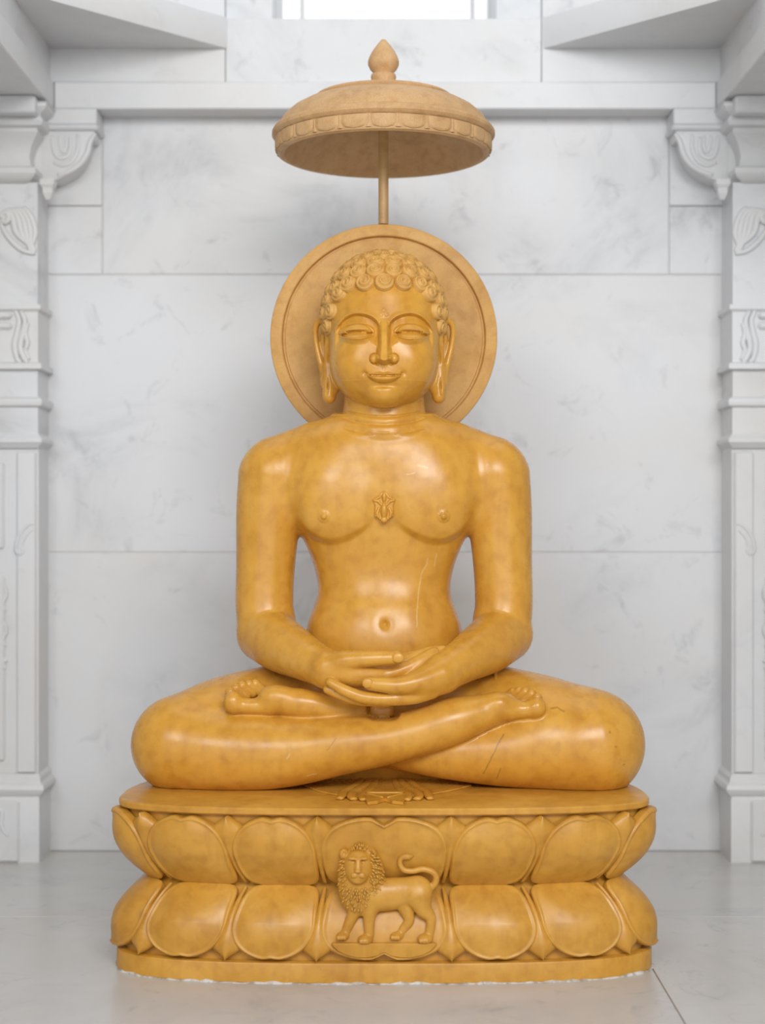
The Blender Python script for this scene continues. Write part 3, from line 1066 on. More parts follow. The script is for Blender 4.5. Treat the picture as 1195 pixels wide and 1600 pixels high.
def make_hair(root, org):
    cx, cz = W(CX, 490, 0)[0], W(CX, 490, 0)[2] - 2
    C0 = np.array([cx, 18.0, cz]); R0 = np.array([92.0, 92.0, 94.0])
    me = curl_mesh()
    rnd = random.Random(3)
    spots = []
    for (el, n, off, amin) in ((90, 1, 0, 0), (76, 6, 0.5, 0), (63, 10, 0, 0), (50.5, 14, 0.5, 0), (38.5, 17, 0.5, 0), (25.5, 18, 0, 0),
                               (13, 18, 0.5, 50), (1, 18, 0, 60), (-12, 18, 0.5, 69)):
        for i in range(n):
            a = (i + off) * 360.0 / n
            a = (a + 180) % 360 - 180
            if abs(a) < amin or (el < 30 and abs(a) > 118) or (el < 60 and abs(a) > 140):
                continue
            e = el
            if el == 25.5 and abs(a) > 45:
                e -= 2
            if el == 13 and abs(a) < 55:
                e = 17
            spots.append((a, e))
    k = 0
    for (a, e) in spots:
        ar, er = math.radians(a), math.radians(e)
        d = np.array([math.sin(ar) * math.cos(er), -math.cos(ar) * math.cos(er), math.sin(er)])
        p = C0 + d * R0
        nrm = d / R0; nrm /= np.linalg.norm(nrm)
        o = bpy.data.objects.new('hair_curl', me)
        link(o, root)
        q = Vector(nrm).to_track_quat('Z', 'Y')
        sgn = 1 if a <= 0.01 else -1
        o.location = Vector((p + nrm * 0.5) * 0.001) + Vector((0, 0, CAM_H)) - Vector(org)
        o.rotation_mode = 'QUATERNION'
        o.rotation_quaternion = q @ Matrix.Rotation(rnd.uniform(-0.5, 0.5) + 1.2, 3, 'Z').to_quaternion()
        r = 0.0150 * (1 + rnd.uniform(-0.04, 0.04))
        if abs(a) > 55 and e < 30:
            r *= 0.92
        o.scale = (r, r, r * 1.0)
        k += 1
make_hair(statue, ST_ORG)

# ------------------------------------------------------------------ halo
def make_halo(root, org):
    c = P(599.5, 527.5, 0.115) - Vector(org)
    R = 0.1775 * 2515 / 2400 * 1.0
    r1, r2 = R * 0.872, R * 0.895
    prof = [(0, 0.006), (R * 0.5, 0.0055), (r1 - 0.02, 0.004), (r1 - 0.001, 0.003), (r1, 0.0058), (r2 - 0.001, 0.0058), (r2, -0.001), (r2 + 0.0015, -0.002),
            (R - 0.003, -0.002), (R - 0.0008, -0.001), (R, 0.002), (R, 0.022), (R - 0.003, 0.026), (0, 0.028)]
    o = lathe('halo', prof, M_HALO, root, n=160, loc=c, axis='Y', ang=28)
    tag(o, 'round halo disc with a grooved rim behind the head')
    return o
make_halo(statue, ST_ORG)

# ------------------------------------------------------------------ chest emblem
def make_emblem(root, org):
    S = Sculpt()
    ys = np.arange(-110, -20, 0.5, dtype=np.float32)
    c0 = W(600, 792, -50)
    f = BODY_SDF.eval(np.column_stack([np.full_like(ys, c0[0] + 12), ys, np.full_like(ys, c0[2])]))
    Y = float(ys[np.argmax(f < 0)]) + 0.5                # skin of the chest
    def C(px, py, dy=0.0): return W(px, py, Y + dy)
    out = np.array([C(x, y)[[0, 2]] for x, y in [(600, 766), (606, 773), (619, 780), (614, 790), (615, 806), (607, 812), (600, 819), (593, 812), (585, 806), (586, 790), (581, 780), (594, 773)]])
    def plate(Q):
        x, z = Q[:, 0], Q[:, 2]
        n = len(out)
        d = np.full(len(Q), 1e9, np.float32); ins = np.zeros(len(Q), bool)
        for i in range(n):
            a, b = out[i], out[(i + 1) % n]
            e = b - a
            t = np.clip(((x - a[0]) * e[0] + (z - a[1]) * e[1]) / (e @ e), 0, 1)
            d = np.minimum(d, np.hypot(x - a[0] - t * e[0], z - a[1] - t * e[1]))
            c = ((a[1] > z) != (b[1] > z)) & (x < (b[0] - a[0]) * (z - a[1]) / (b[1] - a[1] + 1e-9) + a[0])
            ins ^= c
        s = np.where(ins, -d, d)
        return smax(s, np.abs(Q[:, 1] - (Y + 3)) - 8.5, 2.0)
    S.add((-25, Y - 6, out[:, 1].min()), (30, Y + 12, out[:, 1].max()), plate)
    # petals and bud in relief
    S.ell(C(600, 798, -6), (5.2, 7, 13), k=1.0)
    S.ell(C(600, 812, -5.5), (5.5, 5, 5), k=0.6)
    S.ell(C(600, 777, -6), (3.2, 5, 8), k=1.0)
    for s in (-1, 1):
        S.tube([[*C(600 + s * 4, 789, -6), 2.0], [*C(600 + s * 9, 783, -6.5), 2.3], [*C(600 + s * 15, 782, -6), 1.8]], k=1)
        S.tube([[*C(600 + s * 8, 794, -6), 2.0], [*C(600 + s * 11, 802, -6), 2.6], [*C(600 + s * 9, 808, -6), 1.6]], k=1)
        S.tube([[*C(600 + s * 3, 770, -6), 1.2], [*C(600 + s * 7, 777, -6), 1.6], [*C(600 + s * 12, 779, -6), 1.0]], k=1)
    o = sdf_obj('chest_emblem', S, (-24, Y - 20, out[:, 1].min() - 4), (30, Y + 14, out[:, 1].max() + 4), 0.9, M_AMBER, root, (), org)
    tag(o, 'small carved flower emblem on the chest')
make_emblem(statue, ST_ORG)

# ------------------------------------------------------------------ stone parasol
def make_parasol():
    base = P(599, 350.5, 0.127)
    root = empty('stone_parasol', base)
    tag(root, 'pale tan stone parasol with pointed finial on a thin pole above the statue', 'parasol')
    zc = CAM_H - base.z
    def z(mm): return mm * 0.001 + zc
    def pr(rows): return [(r * 0.001, z(h)) for r, h in rows]
    lathe('pole', [(0, 0.0), (0.0083, 0.0), (0.0083, z(655)), (0.013, z(659)), (0.013, z(664)), (0, z(664))], M_POLE, root, n=32)
    can = lathe('canopy', pr([(0, 660), (60, 657), (110, 645), (142, 626), (156, 606), (161, 592), (164, 587), (169, 585.5), (174, 588), (176.5, 595), (176.5, 611),
                        (180, 613), (183, 617), (183, 622), (180.5, 626), (174, 629), (172, 634), (165, 645), (152, 656.5), (136, 665.5), (119, 671.5),
                        (115, 672.5), (116, 676), (113, 679.5), (95, 684), (50, 691), (20, 694), (0, 694)]), M_PARA, root, n=128, ang=26)
    lathe('finial', pr([(0, 692), (22, 692), (21, 700), (20, 712), (21, 715), (20, 719), (16, 721), (17, 723), (22, 728), (25.3, 735), (25.6, 741), (23, 749), (17.5, 759), (10.5, 768.5), (5, 775), (3.2, 777), (0, 777.3)]),
          M_PARA, root, n=48, ang=60)
    # petals of the band under the cornice
    n = 24
    R = 0.1765
    half = math.pi / n * 0.93
    rows, colsn = 9, 10
    V, Fc = [], []
    zt, zb = z(610.5), z(589.5)
    for j in range(rows + 1):
        v = j / rows                                     # 0 top, 1 bottom
        w = 1.0 if v < 0.45 else math.sqrt(max(1 - ((v - 0.45) / 0.55) ** 2.6, 0.0004))
        for i in range(colsn + 1):
            u = (i / colsn * 2 - 1)
            edge = max(abs(u) ** 8, v ** 10)
            rr = R + 0.0026 * (1 - edge) - 0.0008 + 0.0012 * math.exp(-((1 - abs(u)) / 0.16) ** 2) * (1 - edge)
            a = u * w * half
            V.append((rr * math.sin(a), -rr * math.cos(a), zt + (zb - zt) * v))
    for j in range(rows):
        for i in range(colsn):
            k = j * (colsn + 1) + i
            Fc.append([k, k + colsn + 1, k + colsn + 2, k + 1])
    src = mesh_obj('band_petal', V, Fc, M_PARA, can, smooth=True)
    for i in range(1, n):
        c = src.copy(); link(c, can)
        c.rotation_euler = (0, 0, 2 * math.pi * i / n)
    # small wedge between two petals
    V, Fc = [], []
    for j in range(6):
        v = j / 5
        w = 0.10 + 0.5 * max(v - 0.5, 0) / 0.5
        for u in (-1, 0, 1):
            rr = R + (0.0016 if u == 0 else -0.0004)
            a = u * w * math.pi / n * 0.33
            V.append((rr * math.sin(a), -rr * math.cos(a), zt + (zb + 0.001 - zt) * v))
    for j in range(5):
        for i in range(2):
            k = j * 3 + i
            Fc.append([k, k + 3, k + 4, k + 1])
    src = mesh_obj('band_wedge', V, Fc, M_PARA, can, smooth=True)
    src.rotation_euler = (0, 0, math.pi / n)
    for i in range(1, n):
        c = src.copy(); link(c, can)
        c.rotation_euler = (0, 0, 2 * math.pi * (i + 0.5) / n)
    return root
make_parasol()
# ------------------------------------------------------------------ lotus pedestal
def plan_point(t, a, yc, bf, bb):
    """t in turns measured from the front centre, going to +x"""
    th = t * 2 * math.pi
    s, c = math.sin(th), math.cos(th)
    n = 2.9 if c > 0 else 2.3
    x = a * math.copysign(abs(s) ** (2 / n), s)
    y = yc - (bf if c > 0 else bb) * math.copysign(abs(c) ** (2 / n), c)
    return x, y

PLAN_TOP = dict(a=389.0, yc=-140.0, bf=110.0, bb=285.0)
PLAN_WAIST = dict(a=346.0, yc=-132.0, bf=82.0, bb=245.0)
PLAN_SLAB = dict(a=391.0, yc=-140.0, bf=111.0, bb=287.0)
def plan_mix(p, A=PLAN_TOP):
    return {k: PLAN_WAIST[k] * (1 - p) + A[k] * p for k in A}

# arc length table on the top outline
_T = np.linspace(0, 1, 4001)
_XY = np.array([plan_point(t, **PLAN_TOP) for t in _T])
_L = np.concatenate([[0], np.cumsum(np.hypot(*np.diff(_XY, axis=0).T))])
PERIM = _L[-1]
def t_of_s(s):
    return float(np.interp(s % PERIM, _L, _T))
PED_X = W(600, 1400, -140)[0]

Z_SLAB0, Z_SLAB1, Z_LOW, Z_WAIST, Z_UP, Z_TOP = 0.0, 30.0, 33.0, 130.0, 234.0, 246.0     # mm above the floor

def row_scale(v):
    """v 0 at the waist, 1 at the outer rim: how far the wall has swung out"""
    return max(0.0, min(1.0, 1.0 - (1.0 - v) ** 2.3)) if v < 1 else 1.0

def ped_point(s, v, upper, off):
    """point on the lotus wall; off = mm outwards"""
    A = PLAN_TOP if upper else PLAN_SLAB
    p = row_scale(v)
    t = t_of_s(s)
    d = plan_mix(p, A)
    x, y = plan_point(t, **d)
    e = 0.0015
    x1, y1 = plan_point(t - e, **d); x2, y2 = plan_point(t + e, **d)
    nx, ny = (y2 - y1), -(x2 - x1)
    l = math.hypot(nx, ny) + 1e-9
    z = Z_WAIST + v * ((Z_UP if upper else Z_LOW) - Z_WAIST)
    # the wall leans: outward normal tilts away from the waist
    slope = (1 - v) ** 1.3 * 0.75
    nzz = -slope if upper else slope
    k = 1 / math.hypot(1, nzz)
    return ((PED_X + x + nx / l * off * k) * 0.001, (y + ny / l * off * k) * 0.001, (z + nzz * off * k) * 0.001)

def petal(name, s0, hw, upper, parent, notch=0.10, bulge=9.0, center=False):
    """rounded lotus petal: outline in (u, v), filled by rings"""
    NA, NR = 64, 14
    vc = 0.50
    def outline(th):
        """th 0 at the right, anticlockwise, v up towards the rim"""
        c, s = math.cos(th), math.sin(th)
        if s >= 0:
            n = 2.05 if not center else 2.6
            r = (abs(c) ** n + abs(s) ** n) ** (-1 / n)
            u, v = r * c, vc + (1 - vc) * r * s
            v -= notch * math.exp(-(u / 0.13) ** 2) * (1 if center else 0.35) * (abs(s) ** 3)
        else:
            n = 7.0
            r = (abs(c) ** n + abs(s) ** n) ** (-1 / n)
            u, v = r * c, vc + vc * r * s
            u *= 1.0 - 0.05 * (1 - v / vc)
        return u, v
    V, Fc = [], []
    def put(u, v, off):
        V.append(ped_point(s0 + u * hw, min(max(v, 0.0), 1.0), upper, off))
    put(0, vc, bulge)
    for j in range(1, NR + 1):
        rho = [0.16, 0.32, 0.47, 0.60, 0.71, 0.80, 0.86, 0.895, 0.925, 0.955, 0.98, 0.995, 1.0, 1.0][j - 1]
        for i in range(NA):
            th = 2 * math.pi * i / NA
            u, v = outline(th)
            uu, vv = u * rho, vc + (v - vc) * rho
            off = bulge * (1 - (rho * 0.96) ** 2.4)
            if vv < vc:                                   # towards the waist the petal flattens
                off *= 0.35 + 0.65 * (vv / vc)
            rim = 3.6 * math.exp(-((rho - 0.945) / 0.030) ** 2)
            rim *= max(0.0, min(1.0, (vv - 0.02) / 0.25))
            off += rim + 0.6
            # curled tip
            off += 4.0 * math.exp(-(u * rho / 0.20) ** 2) * math.exp(-((vv - 0.93) / 0.07) ** 2)
            if j == NR - 1: off -= 1.5
            if j == NR: off = -10.0
            put(uu, vv, off)
    for i in range(NA):
        Fc.append([0, 1 + i, 1 + (i + 1) % NA])
    for j in range(NR - 1):
        for i in range(NA):
            i2 = (i + 1) % NA
            Fc.append([1 + j * NA + i, 1 + (j + 1) * NA + i, 1 + (j + 1) * NA + i2, 1 + j * NA + i2])
    o = mesh_obj(name, V, Fc, M_PED, parent, smooth=True)
    return fix_normals(o)

def dart(name, s0, hw, upper, parent):
    """pointed back petal showing between two petals, with a middle ridge"""
    rows = 22
    V, Fc = [], []
    us = (-1.0, -0.98, -0.6, -0.25, 0.0, 0.25, 0.6, 0.98, 1.0)
    for j in range(rows + 1):
        v = 0.02 + 0.98 * j / rows
        if v < 0.80:
            w = 0.10 + 0.90 * (v / 0.80) ** 2.2
        else:
            w = 1.0 - (v - 0.80) / 0.20
            w = max(w, 0.001) ** 0.85
        for u in us:
            off = -2.5 + 9.5 * (1 - abs(u)) * min(1, v * 1.4) + 0.8
            if abs(u) == 1.0: off = -10
            vv = v if v < 0.8 else v
            V.append(ped_point(s0 + u * w * hw, vv, upper, off))
    m = len(us)
    for j in range(rows):
        for i in range(m - 1):
            k = j * m + i
            Fc.append([k, k + 1, k + 1 + m, k + m])
    o = mesh_obj(name, V, Fc, M_PED, parent, smooth=True)
    fix_normals(o)
    return o

def ring_stack(name, rows, parent, n=220, mat=None, cap_top=True, cap_bot=True):
    """rows: (plan dict, inset mm, z mm)"""
    V, Fc = [], []
    for (d, ins, z) in rows:
        for i in range(n):
            t = t_of_s(i / n * PERIM)
            x, y = plan_point(t, d['a'] - ins, d['yc'], d['bf'] - ins, d['bb'] - ins)
            V.append(((PED_X + x) * 0.001, y * 0.001, z * 0.001))
    for j in range(len(rows) - 1):
        for i in range(n):
            i2 = (i + 1) % n
            Fc.append([j * n + i, j * n + i2, (j + 1) * n + i2, (j + 1) * n + i])
    if cap_bot: Fc.append(list(range(n))[::-1])
    if cap_top: Fc.append([(len(rows) - 1) * n + i for i in range(n)])
    o = mesh_obj(name, V, Fc, mat or M_PED, parent)
    fix_normals(o)
    smooth_by_angle(o, 30)
    return o

def make_pedestal():
    root = empty('lotus_pedestal', (0, 0, 0))
    tag(root, 'amber marble pedestal of double lotus petals carved with a lion, on white floor', 'pedestal')
    ring_stack('plinth', [(PLAN_SLAB, 2, 0), (PLAN_SLAB, 0, 2), (PLAN_SLAB, 0, 26), (PLAN_SLAB, 1, 28.5), (PLAN_SLAB, 4, Z_SLAB1)], root)
    rows = []
    for k in range(17):
        v = 1 - k / 16
        rows.append((plan_mix(row_scale(v), PLAN_SLAB), 13, Z_WAIST + v * (Z_LOW - 4 - Z_WAIST)))
    for k in range(1, 17):
        v = k / 16
        rows.append((plan_mix(row_scale(v), PLAN_TOP), 13, Z_WAIST + v * (Z_UP - Z_WAIST)))
    rows += [(PLAN_TOP, 3.5, Z_UP + 1), (PLAN_TOP, 1.5, Z_UP + 3), (PLAN_TOP, 1.5, Z_TOP - 3), (PLAN_TOP, 3.0, Z_TOP - 0.8), (PLAN_TOP, 6, Z_TOP)]
    ring_stack('drum', rows, root)
    # petal positions along the outline
    pitch = 120.0
    n_side = int((PERIM / 2 - 94) // pitch)
    pitch = (PERIM / 2 - 94) / round((PERIM / 2 - 94) / pitch)
    cents = [(0.0, 92.0)]
    k = 0
    s = 94.0
    while s + pitch * 0.5 < PERIM / 2 + 1:
        cents.append((s + pitch / 2, pitch / 2 * 0.955))
        cents.append((-(s + pitch / 2), pitch / 2 * 0.955))
        s += pitch
    for (c, hw) in cents:
        petal('upper_petal', c, hw, True, root, center=(c == 0), notch=0.11, bulge=12.0 if c else 3.0)
        petal('lower_petal', c, hw, False, root, center=(c == 0), notch=0.10, bulge=12.0 if c else 1.5)
    s = 94.0
    while s < PERIM / 2 - 1:
        for q in (s, -s):
            dart('upper_sepal', q, 27.0, True, root)
            dart('lower_sepal', q, 28.0, False, root)
        s += pitch
    return root
pedestal = make_pedestal()

# mortar squeezed out along the foot of the plinth
def make_mortar(root):
    rnd = random.Random(11)
    n = 260
    V, Fc = [], []
    ph = [rnd.uniform(0, 6.28) for _ in range(6)]
    for i in range(n):
        s = i / n * PERIM
        t = t_of_s(s)
        x, y = plan_point(t, **PLAN_SLAB)
        e = 0.002
        x1, y1 = plan_point(t - e, **PLAN_SLAB); x2, y2 = plan_point(t + e, **PLAN_SLAB)
        nx, ny = y2 - y1, -(x2 - x1); l = math.hypot(nx, ny) + 1e-9; nx /= l; ny /= l
        w = 2.8 + 1.0 * math.sin(s * 0.045 + ph[0]) + 0.9 * math.sin(s * 0.13 + ph[1]) + rnd.uniform(-0.6, 0.6)
        h = 1.8 + 1.1 * math.sin(s * 0.06 + ph[2]) + 0.8 * math.sin(s * 0.21 + ph[3]) + rnd.uniform(-0.7, 0.7)
        if rnd.random() < 0.05: h += rnd.uniform(1, 3.0)
        for (o, z) in ((-2, max(h, 0.8)), (0.8, max(h, 0.8)), (w * 0.5, max(h * 0.55, 0.5)), (w, 0.0)):
            V.append(((PED_X + x + nx * o) * 0.001, (y + ny * o) * 0.001, z * 0.001 + 0.0001))
    for i in range(n):
        i2 = (i + 1) % n
        for k in range(3):
            Fc.append([i * 4 + k, i * 4 + k + 1, i2 * 4 + k + 1, i2 * 4 + k])
    o = mesh_obj('mortar_bead', V, Fc, M_MORTAR, root, smooth=True)
    tag(o, 'crumbly white mortar bead around the foot')
    fix_normals(o)
make_mortar(pedestal)
# ------------------------------------------------------------------ lion carved in relief on the middle petals
def make_lion(root):
    S = Sculpt()
    Y0 = -245.0
    def L(rows):                                          # crop-free pixel rows: px, py, dY, r
        return chain([(x, y, Y0 + d, r) for (x, y, d, r) in rows])
    fl = (1, 0.8, 1)
    # trunk, hip
    S.tube(L([(580, 1398, 2, 26), (606, 1397, 4, 25.5), (632, 1394, 4, 23.5), (652, 1392, 2, 24)]), k=4, n=8, sc=(1, 0.75, 1))
    # far legs first, lower in relief
    S.tube(L([(556, 1420, 1, 11), (546, 1442, 0, 8.5), (540, 1457, 0, 8)]), k=2, n=8, sc=fl)
    S.ell(W(535.5, 1462.5, Y0 - 2), (9.5, 9, 6.5), k=3)
    S.tube(L([(632, 1416, 2, 12), (639, 1437, 0, 8.5), (630, 1452, 0, 7.5), (626, 1458, 0, 7.5)]), k=2, n=10, sc=fl)
    S.ell(W(619.5, 1462.5, Y0 - 2), (10, 9, 6.5), k=3)
    # near legs
    S.tube(L([(583, 1404, -4, 15), (578, 1424, -5, 11.5), (576.5, 1444, -5, 8.8), (577, 1460, -5, 7.6)]), k=5, n=10, sc=fl)
    S.ell(W(570.5, 1468, Y0 - 8), (10.5, 10, 6.8), k=3)
    S.tube(L([(654, 1400, -3, 21), (661, 1419, -5, 14), (672, 1433, -5, 9), (673, 1446, -5, 7.4), (670, 1460, -5, 7.2)]), k=5, n=12, sc=fl)
    S.ell(W(664, 1467, Y0 - 8), (11, 10, 7), k=3)
    # toes
    for (cx_, cy_, d) in ((570.5, 1468, -8), (664, 1467, -8), (535.5, 1462.5, -2), (619.5, 1462.5, -2)):
        for k in (-7, -2, 3):
            S.ell(W(cx_ + k, cy_ + 2.6, Y0 + d - 7), (2.9, 4, 4), k=0.8)
    # tail
    S.tube(L([(672, 1388, 2, 5.5), (680, 1379, 0, 5.2), (681, 1369, 0, 5), (674, 1361.5, 0, 4.8), (660, 1358, 0, 4.6), (644, 1361, 0, 4.4), (631, 1359, 0, 4.4),
              (625, 1350, 0, 4.2), (626, 1342, 0, 4.2), (632, 1338.5, 0, 5), (638, 1338.5, 0, 5.2), (646, 1337, 0, 1.0)]), k=1.5, n=34)
    # mane mass and head
    S.ell(W(564, 1374, Y0 + 2), (33, 19, 51), k=3, n=2.2)
    S.ell(W(559.5, 1354, Y0 - 9), (20, 18, 23), k=3)
    S.ell(W(559, 1369, Y0 - 16), (13, 13, 11), k=4)       # muzzle
    S.tube(L([(559.3, 1346, -24, 4), (559, 1360, -28.5, 4.6)]), k=4)
    S.ell(W(559, 1361.5, Y0 - 31), (4.6, 3, 2.8), k=1)
    for s in (-1, 1):
        S.ell(W(559.5 + s * 8.5, 1346, Y0 - 24), (4.6, 4, 3.0), k=1.5, mode='s')
        S.ell(W(559.5 + s * 8.5, 1347, Y0 - 20.5), (3.2, 3, 2.2), k=0.6)
        S.ell(W(559.5 + s * 9, 1341.5, Y0 - 23), (6, 3.5, 2.4), k=1.5)
        S.ell(W(559.3 + s * 5.2, 1368, Y0 - 27), (5.4, 3.5, 4.4), k=1.2)
        S.ell(W(559.5 + s * 22, 1334, Y0 - 5), (6.8, 6, 7.5), k=1)
        S.ell(W(559.5 + s * 22, 1334.5, Y0 - 12), (3.6, 4, 4.4), k=1, mode='s')
    S.tube(L([(548, 1374.5, -26, 1.2), (559, 1371.5, -31, 1.2), (570, 1374.5, -26, 1.2)]), k=0.8, mode='s')
    S.ell(W(559, 1376.5, Y0 - 22), (8, 6, 4), k=1)
    lion = sdf_obj('lion_relief', S, (-75, -285, -640), (90, -205, -440), 1.5, M_PED, root, [((-70, -290, -560), (-5, -200, -440))])
    tag(lion, 'standing lion with curled tail carved in relief')
    # mane tufts
    rnd = random.Random(5)
    geo = []
    def tuft(px, py, dx, dy, l, w, d0):
        a = W(px, py, Y0 + d0); b = W(px + dx * l * 0.55, py + dy * l * 0.55, Y0 + d0 - 2.2)
        c = W(px + dx * l + rnd.uniform(-1.5, 1.5), py + dy * l, Y0 + d0 + 1.0)
        pth = spline(np.array([a, b, c]), 6)
        v, f = tube_geo(pth, [w * 0.55, w, w * 1.05, w * 0.85, w * 0.5, 0.15], n=6, flat=0.8)
        geo.append(([(p[0] * 0.001, p[1] * 0.001, p[2] * 0.001 + CAM_H) for p in v], f))
    def mane_y(px, py):                                   # front of the mane mass
        u, v = (px - 564) / 34.0, (py - 1374) / 54.0
        return 2 - 19 * max(1 - abs(u) ** 2.2 - abs(v) ** 2.2, 0.02) ** (1 / 2.2)
    for ring in range(9):
        n = 28 + ring * 3
        for i in range(n):
            a = math.radians(-108 + 396 * i / n + rnd.uniform(-4, 4))
            r1, r2 = 19 + ring * 3.2, 21.5 + ring * 5.0
            px = 559.5 + (r1 * math.cos(a)) * (1.0 if math.cos(a) < 0 else 1.12)
            py = 1357 + r2 * math.sin(a) * (1.0 if math.sin(a) > 0 else 0.88)
            u, v = (px - 564) / 33.0, (py - 1374) / 51.0
            if abs(u) ** 2.2 + abs(v) ** 2.2 > 0.97 or (abs(px - 559.5) < 17 and 1332 < py < 1384):
                continue
            dx, dy = (px - 560) * 0.028, 0.25 + (py - 1345) * 0.016
            l = math.hypot(dx, dy) + 1e-6
            if py < 1335:
                dx, dy, l = (px - 560) * 0.03, -1.0, 1.0 + abs(px - 560) * 0.02
            tuft(px, py, dx / l, dy / l, rnd.uniform(7, 10), rnd.uniform(1.2, 1.7), mane_y(px, py) - 0.4)
    V, Fc = merge_geo(geo)
    mesh_obj('mane', V, Fc, M_PED, lion, smooth=True)
    # ledge under the paws
    out = [(518.5, 1473.5), (681.5, 1473.5), (679, 1479), (672, 1486), (660, 1492), (643, 1496), (626, 1496), (612, 1493.5), (604, 1489.5), (600, 1488),
           (596, 1489.5), (588, 1493.5), (574, 1496), (557, 1496), (541, 1492), (529, 1486), (521, 1479)]
    ol = [(P(x, y, -0.256).x, P(x, y, -0.256).z) for x, y in out]
    prism('lion_ledge', ol, 'Y', -0.258, -0.225, M_PED, root, bevel=0.0015)
make_lion(pedestal)

# ------------------------------------------------------------------ carved cloth end spread over the pedestal top
def make_cloth(root, org):
    zt = PED_TOP * 0.001 + CAM_H + 0.0005
    def T(px, py, h=0.0):                                 # point on the top face
        D = (CAM_H - zt) * 2400.0 / (py - 800.0)
        return Vector(((px - 597.5) / 2400.0 * D, D - 2.4, zt + h))
    o3 = Vector(org)
    left = spline([(473.5, 1227.5), (497, 1237), (526, 1243), (534, 1244.5), (552, 1246), (570, 1247)], 16)
    right = spline([(630, 1247), (650, 1245.5), (666, 1243.5), (678, 1241), (706, 1236), (736, 1228.5)], 16)
    rim = [T(*p) for p in left] + [T(*p) for p in right]
    back = [T(700, 1214), T(640, 1203), T(603, 1196), T(560, 1203), T(510, 1214)]
    ring = rim + back
    n = len(ring)
    V = [(p.x, p.y, p.z + 0.0022) for p in ring] + [(p.x, p.y, p.z) for p in ring]
    Fc = [list(range(n))] + [[i, (i + 1) % n, n + (i + 1) % n, n + i] for i in range(n)]
    V = [tuple(Vector(v) - o3) for v in V]
    cloth = fix_normals(mesh_obj('cloth_end', V, Fc, M_AMBER, root))
    tag(cloth, 'carved fan of cloth folds below the crossed legs')
    def pleat(pts, r, flat=0.45):
        pp = spline(pts, 22)
        path = [np.array(T(x, y, 0.002)) for x, y in pp]
        w = [r * (0.75 + 0.6 * math.sin(math.pi * min(1, i / 21 * 0.8 + 0.1))) for i in range(22)]
        v, f = tube_geo(path, w, n=10, flat=flat, up=(0, 0, 1))
        mesh_obj('cloth_pleat', [tuple(Vector(p) - o3) for p in v], f, M_AMBER, cloth, smooth=True)
    for f in (lambda x: x, lambda x: 1203.5 - x):
        pleat([(f(573), 1210), (f(562), 1224), (f(546), 1234), (f(537), 1239), (f(534), 1246), (f(531), 1250)], 0.0055)
        pleat([(f(582), 1210), (f(574), 1226), (f(560), 1235), (f(552), 1240), (f(549), 1247), (f(553), 1251)], 0.0060)
        pleat([(f(590), 1210), (f(584), 1228), (f(576), 1238), (f(568), 1243), (f(566), 1249), (f(568), 1252)], 0.0055)
    # middle box fold
    bx = [(570.5, 1242.5), (632.5, 1242.5), (632, 1252), (630, 1258), (613, 1256), (608, 1254), (601.5, 1252.5), (595, 1254), (590, 1256), (574, 1258), (571, 1252)]
    pts = [T(*p) for p in bx]; n = len(pts)
    V = [(p.x, p.y, p.z + 0.0045) for p in pts] + [(p.x, p.y, p.z) for p in pts]
    Fc = [list(range(n))] + [[i, (i + 1) % n, n + (i + 1) % n, n + i] for i in range(n)]
    fix_normals(mesh_obj('cloth_box_fold', [tuple(Vector(v) - o3) for v in V], Fc, M_AMBER, cloth))
    for a, b in (((571, 1244.0), (598, 1251)), ((632, 1244.0), (605, 1251)), ((571, 1243.4), (632, 1243.4))):
        pth = [np.array(T(a[0] + (b[0] - a[0]) * t, a[1] + (b[1] - a[1]) * t, 0.0045)) for t in np.linspace(0, 1, 6)]
        v, f = tube_geo(pth, 0.0016, n=6, up=(0, 0, 1))
        mesh_obj('cloth_ridge', [tuple(Vector(p) - o3) for p in v], f, M_AMBER, cloth, smooth=True)
make_cloth(statue, ST_ORG)
# ------------------------------------------------------------------ the marble niche
WALL_Y = 0.593
MX = 0.005                                                # the niche's axis
def zat(py, Y): return P(600, py, Y).z

def make_back_wall():
    root = empty('wall_back', (MX, WALL_Y, 0))
    root['kind'] = 'structure'
    def X(px): return P(px, 0, WALL_Y).x
    inv = Vector((MX, WALL_Y, 0))
    def slab(x0, x1, z0, z1, mat, proud=0.0, b=0.0012):
        g = 0.0007
        o = box('slab', x0 + g, x1 - g, WALL_Y - proud, WALL_Y + 0.03, z0 + g, z1 - g, mat, None, b)
        o.parent = root; o.location = -inv
        return o
    zj1, zj2, ztop = zat(429, WALL_Y), zat(863, WALL_Y), zat(150, WALL_Y)
    bk = box('mortar_backing', -0.85, 0.86, WALL_Y + 0.002, WALL_Y + 0.06, 0.0, ztop, M_JOINT, None)
    bk.parent = root; bk.location = -inv
    slab(-0.85, 0.86, 0.0, zj2, M_WALL[0])
    slab(-0.85, 0.86, zj2, zj1, M_WALL[1])
    xl, xr, zc = X(160), X(1045), zat(322, WALL_Y)
    slab(xl, xr, zj1, ztop, M_WALL[2])
    slab(-0.85, xl, zj1, zc, M_WALL[1], 0.001)
    slab(xr, 0.86, zj1, zc, M_WALL[0], 0.001)
    slab(-0.85, xl, zc, ztop, M_WALL[0], 0.004)
    slab(xr, 0.86, zc, ztop, M_WALL[2], 0.004)
make_back_wall()

def struct(o):
    o['kind'] = 'structure'
    return o

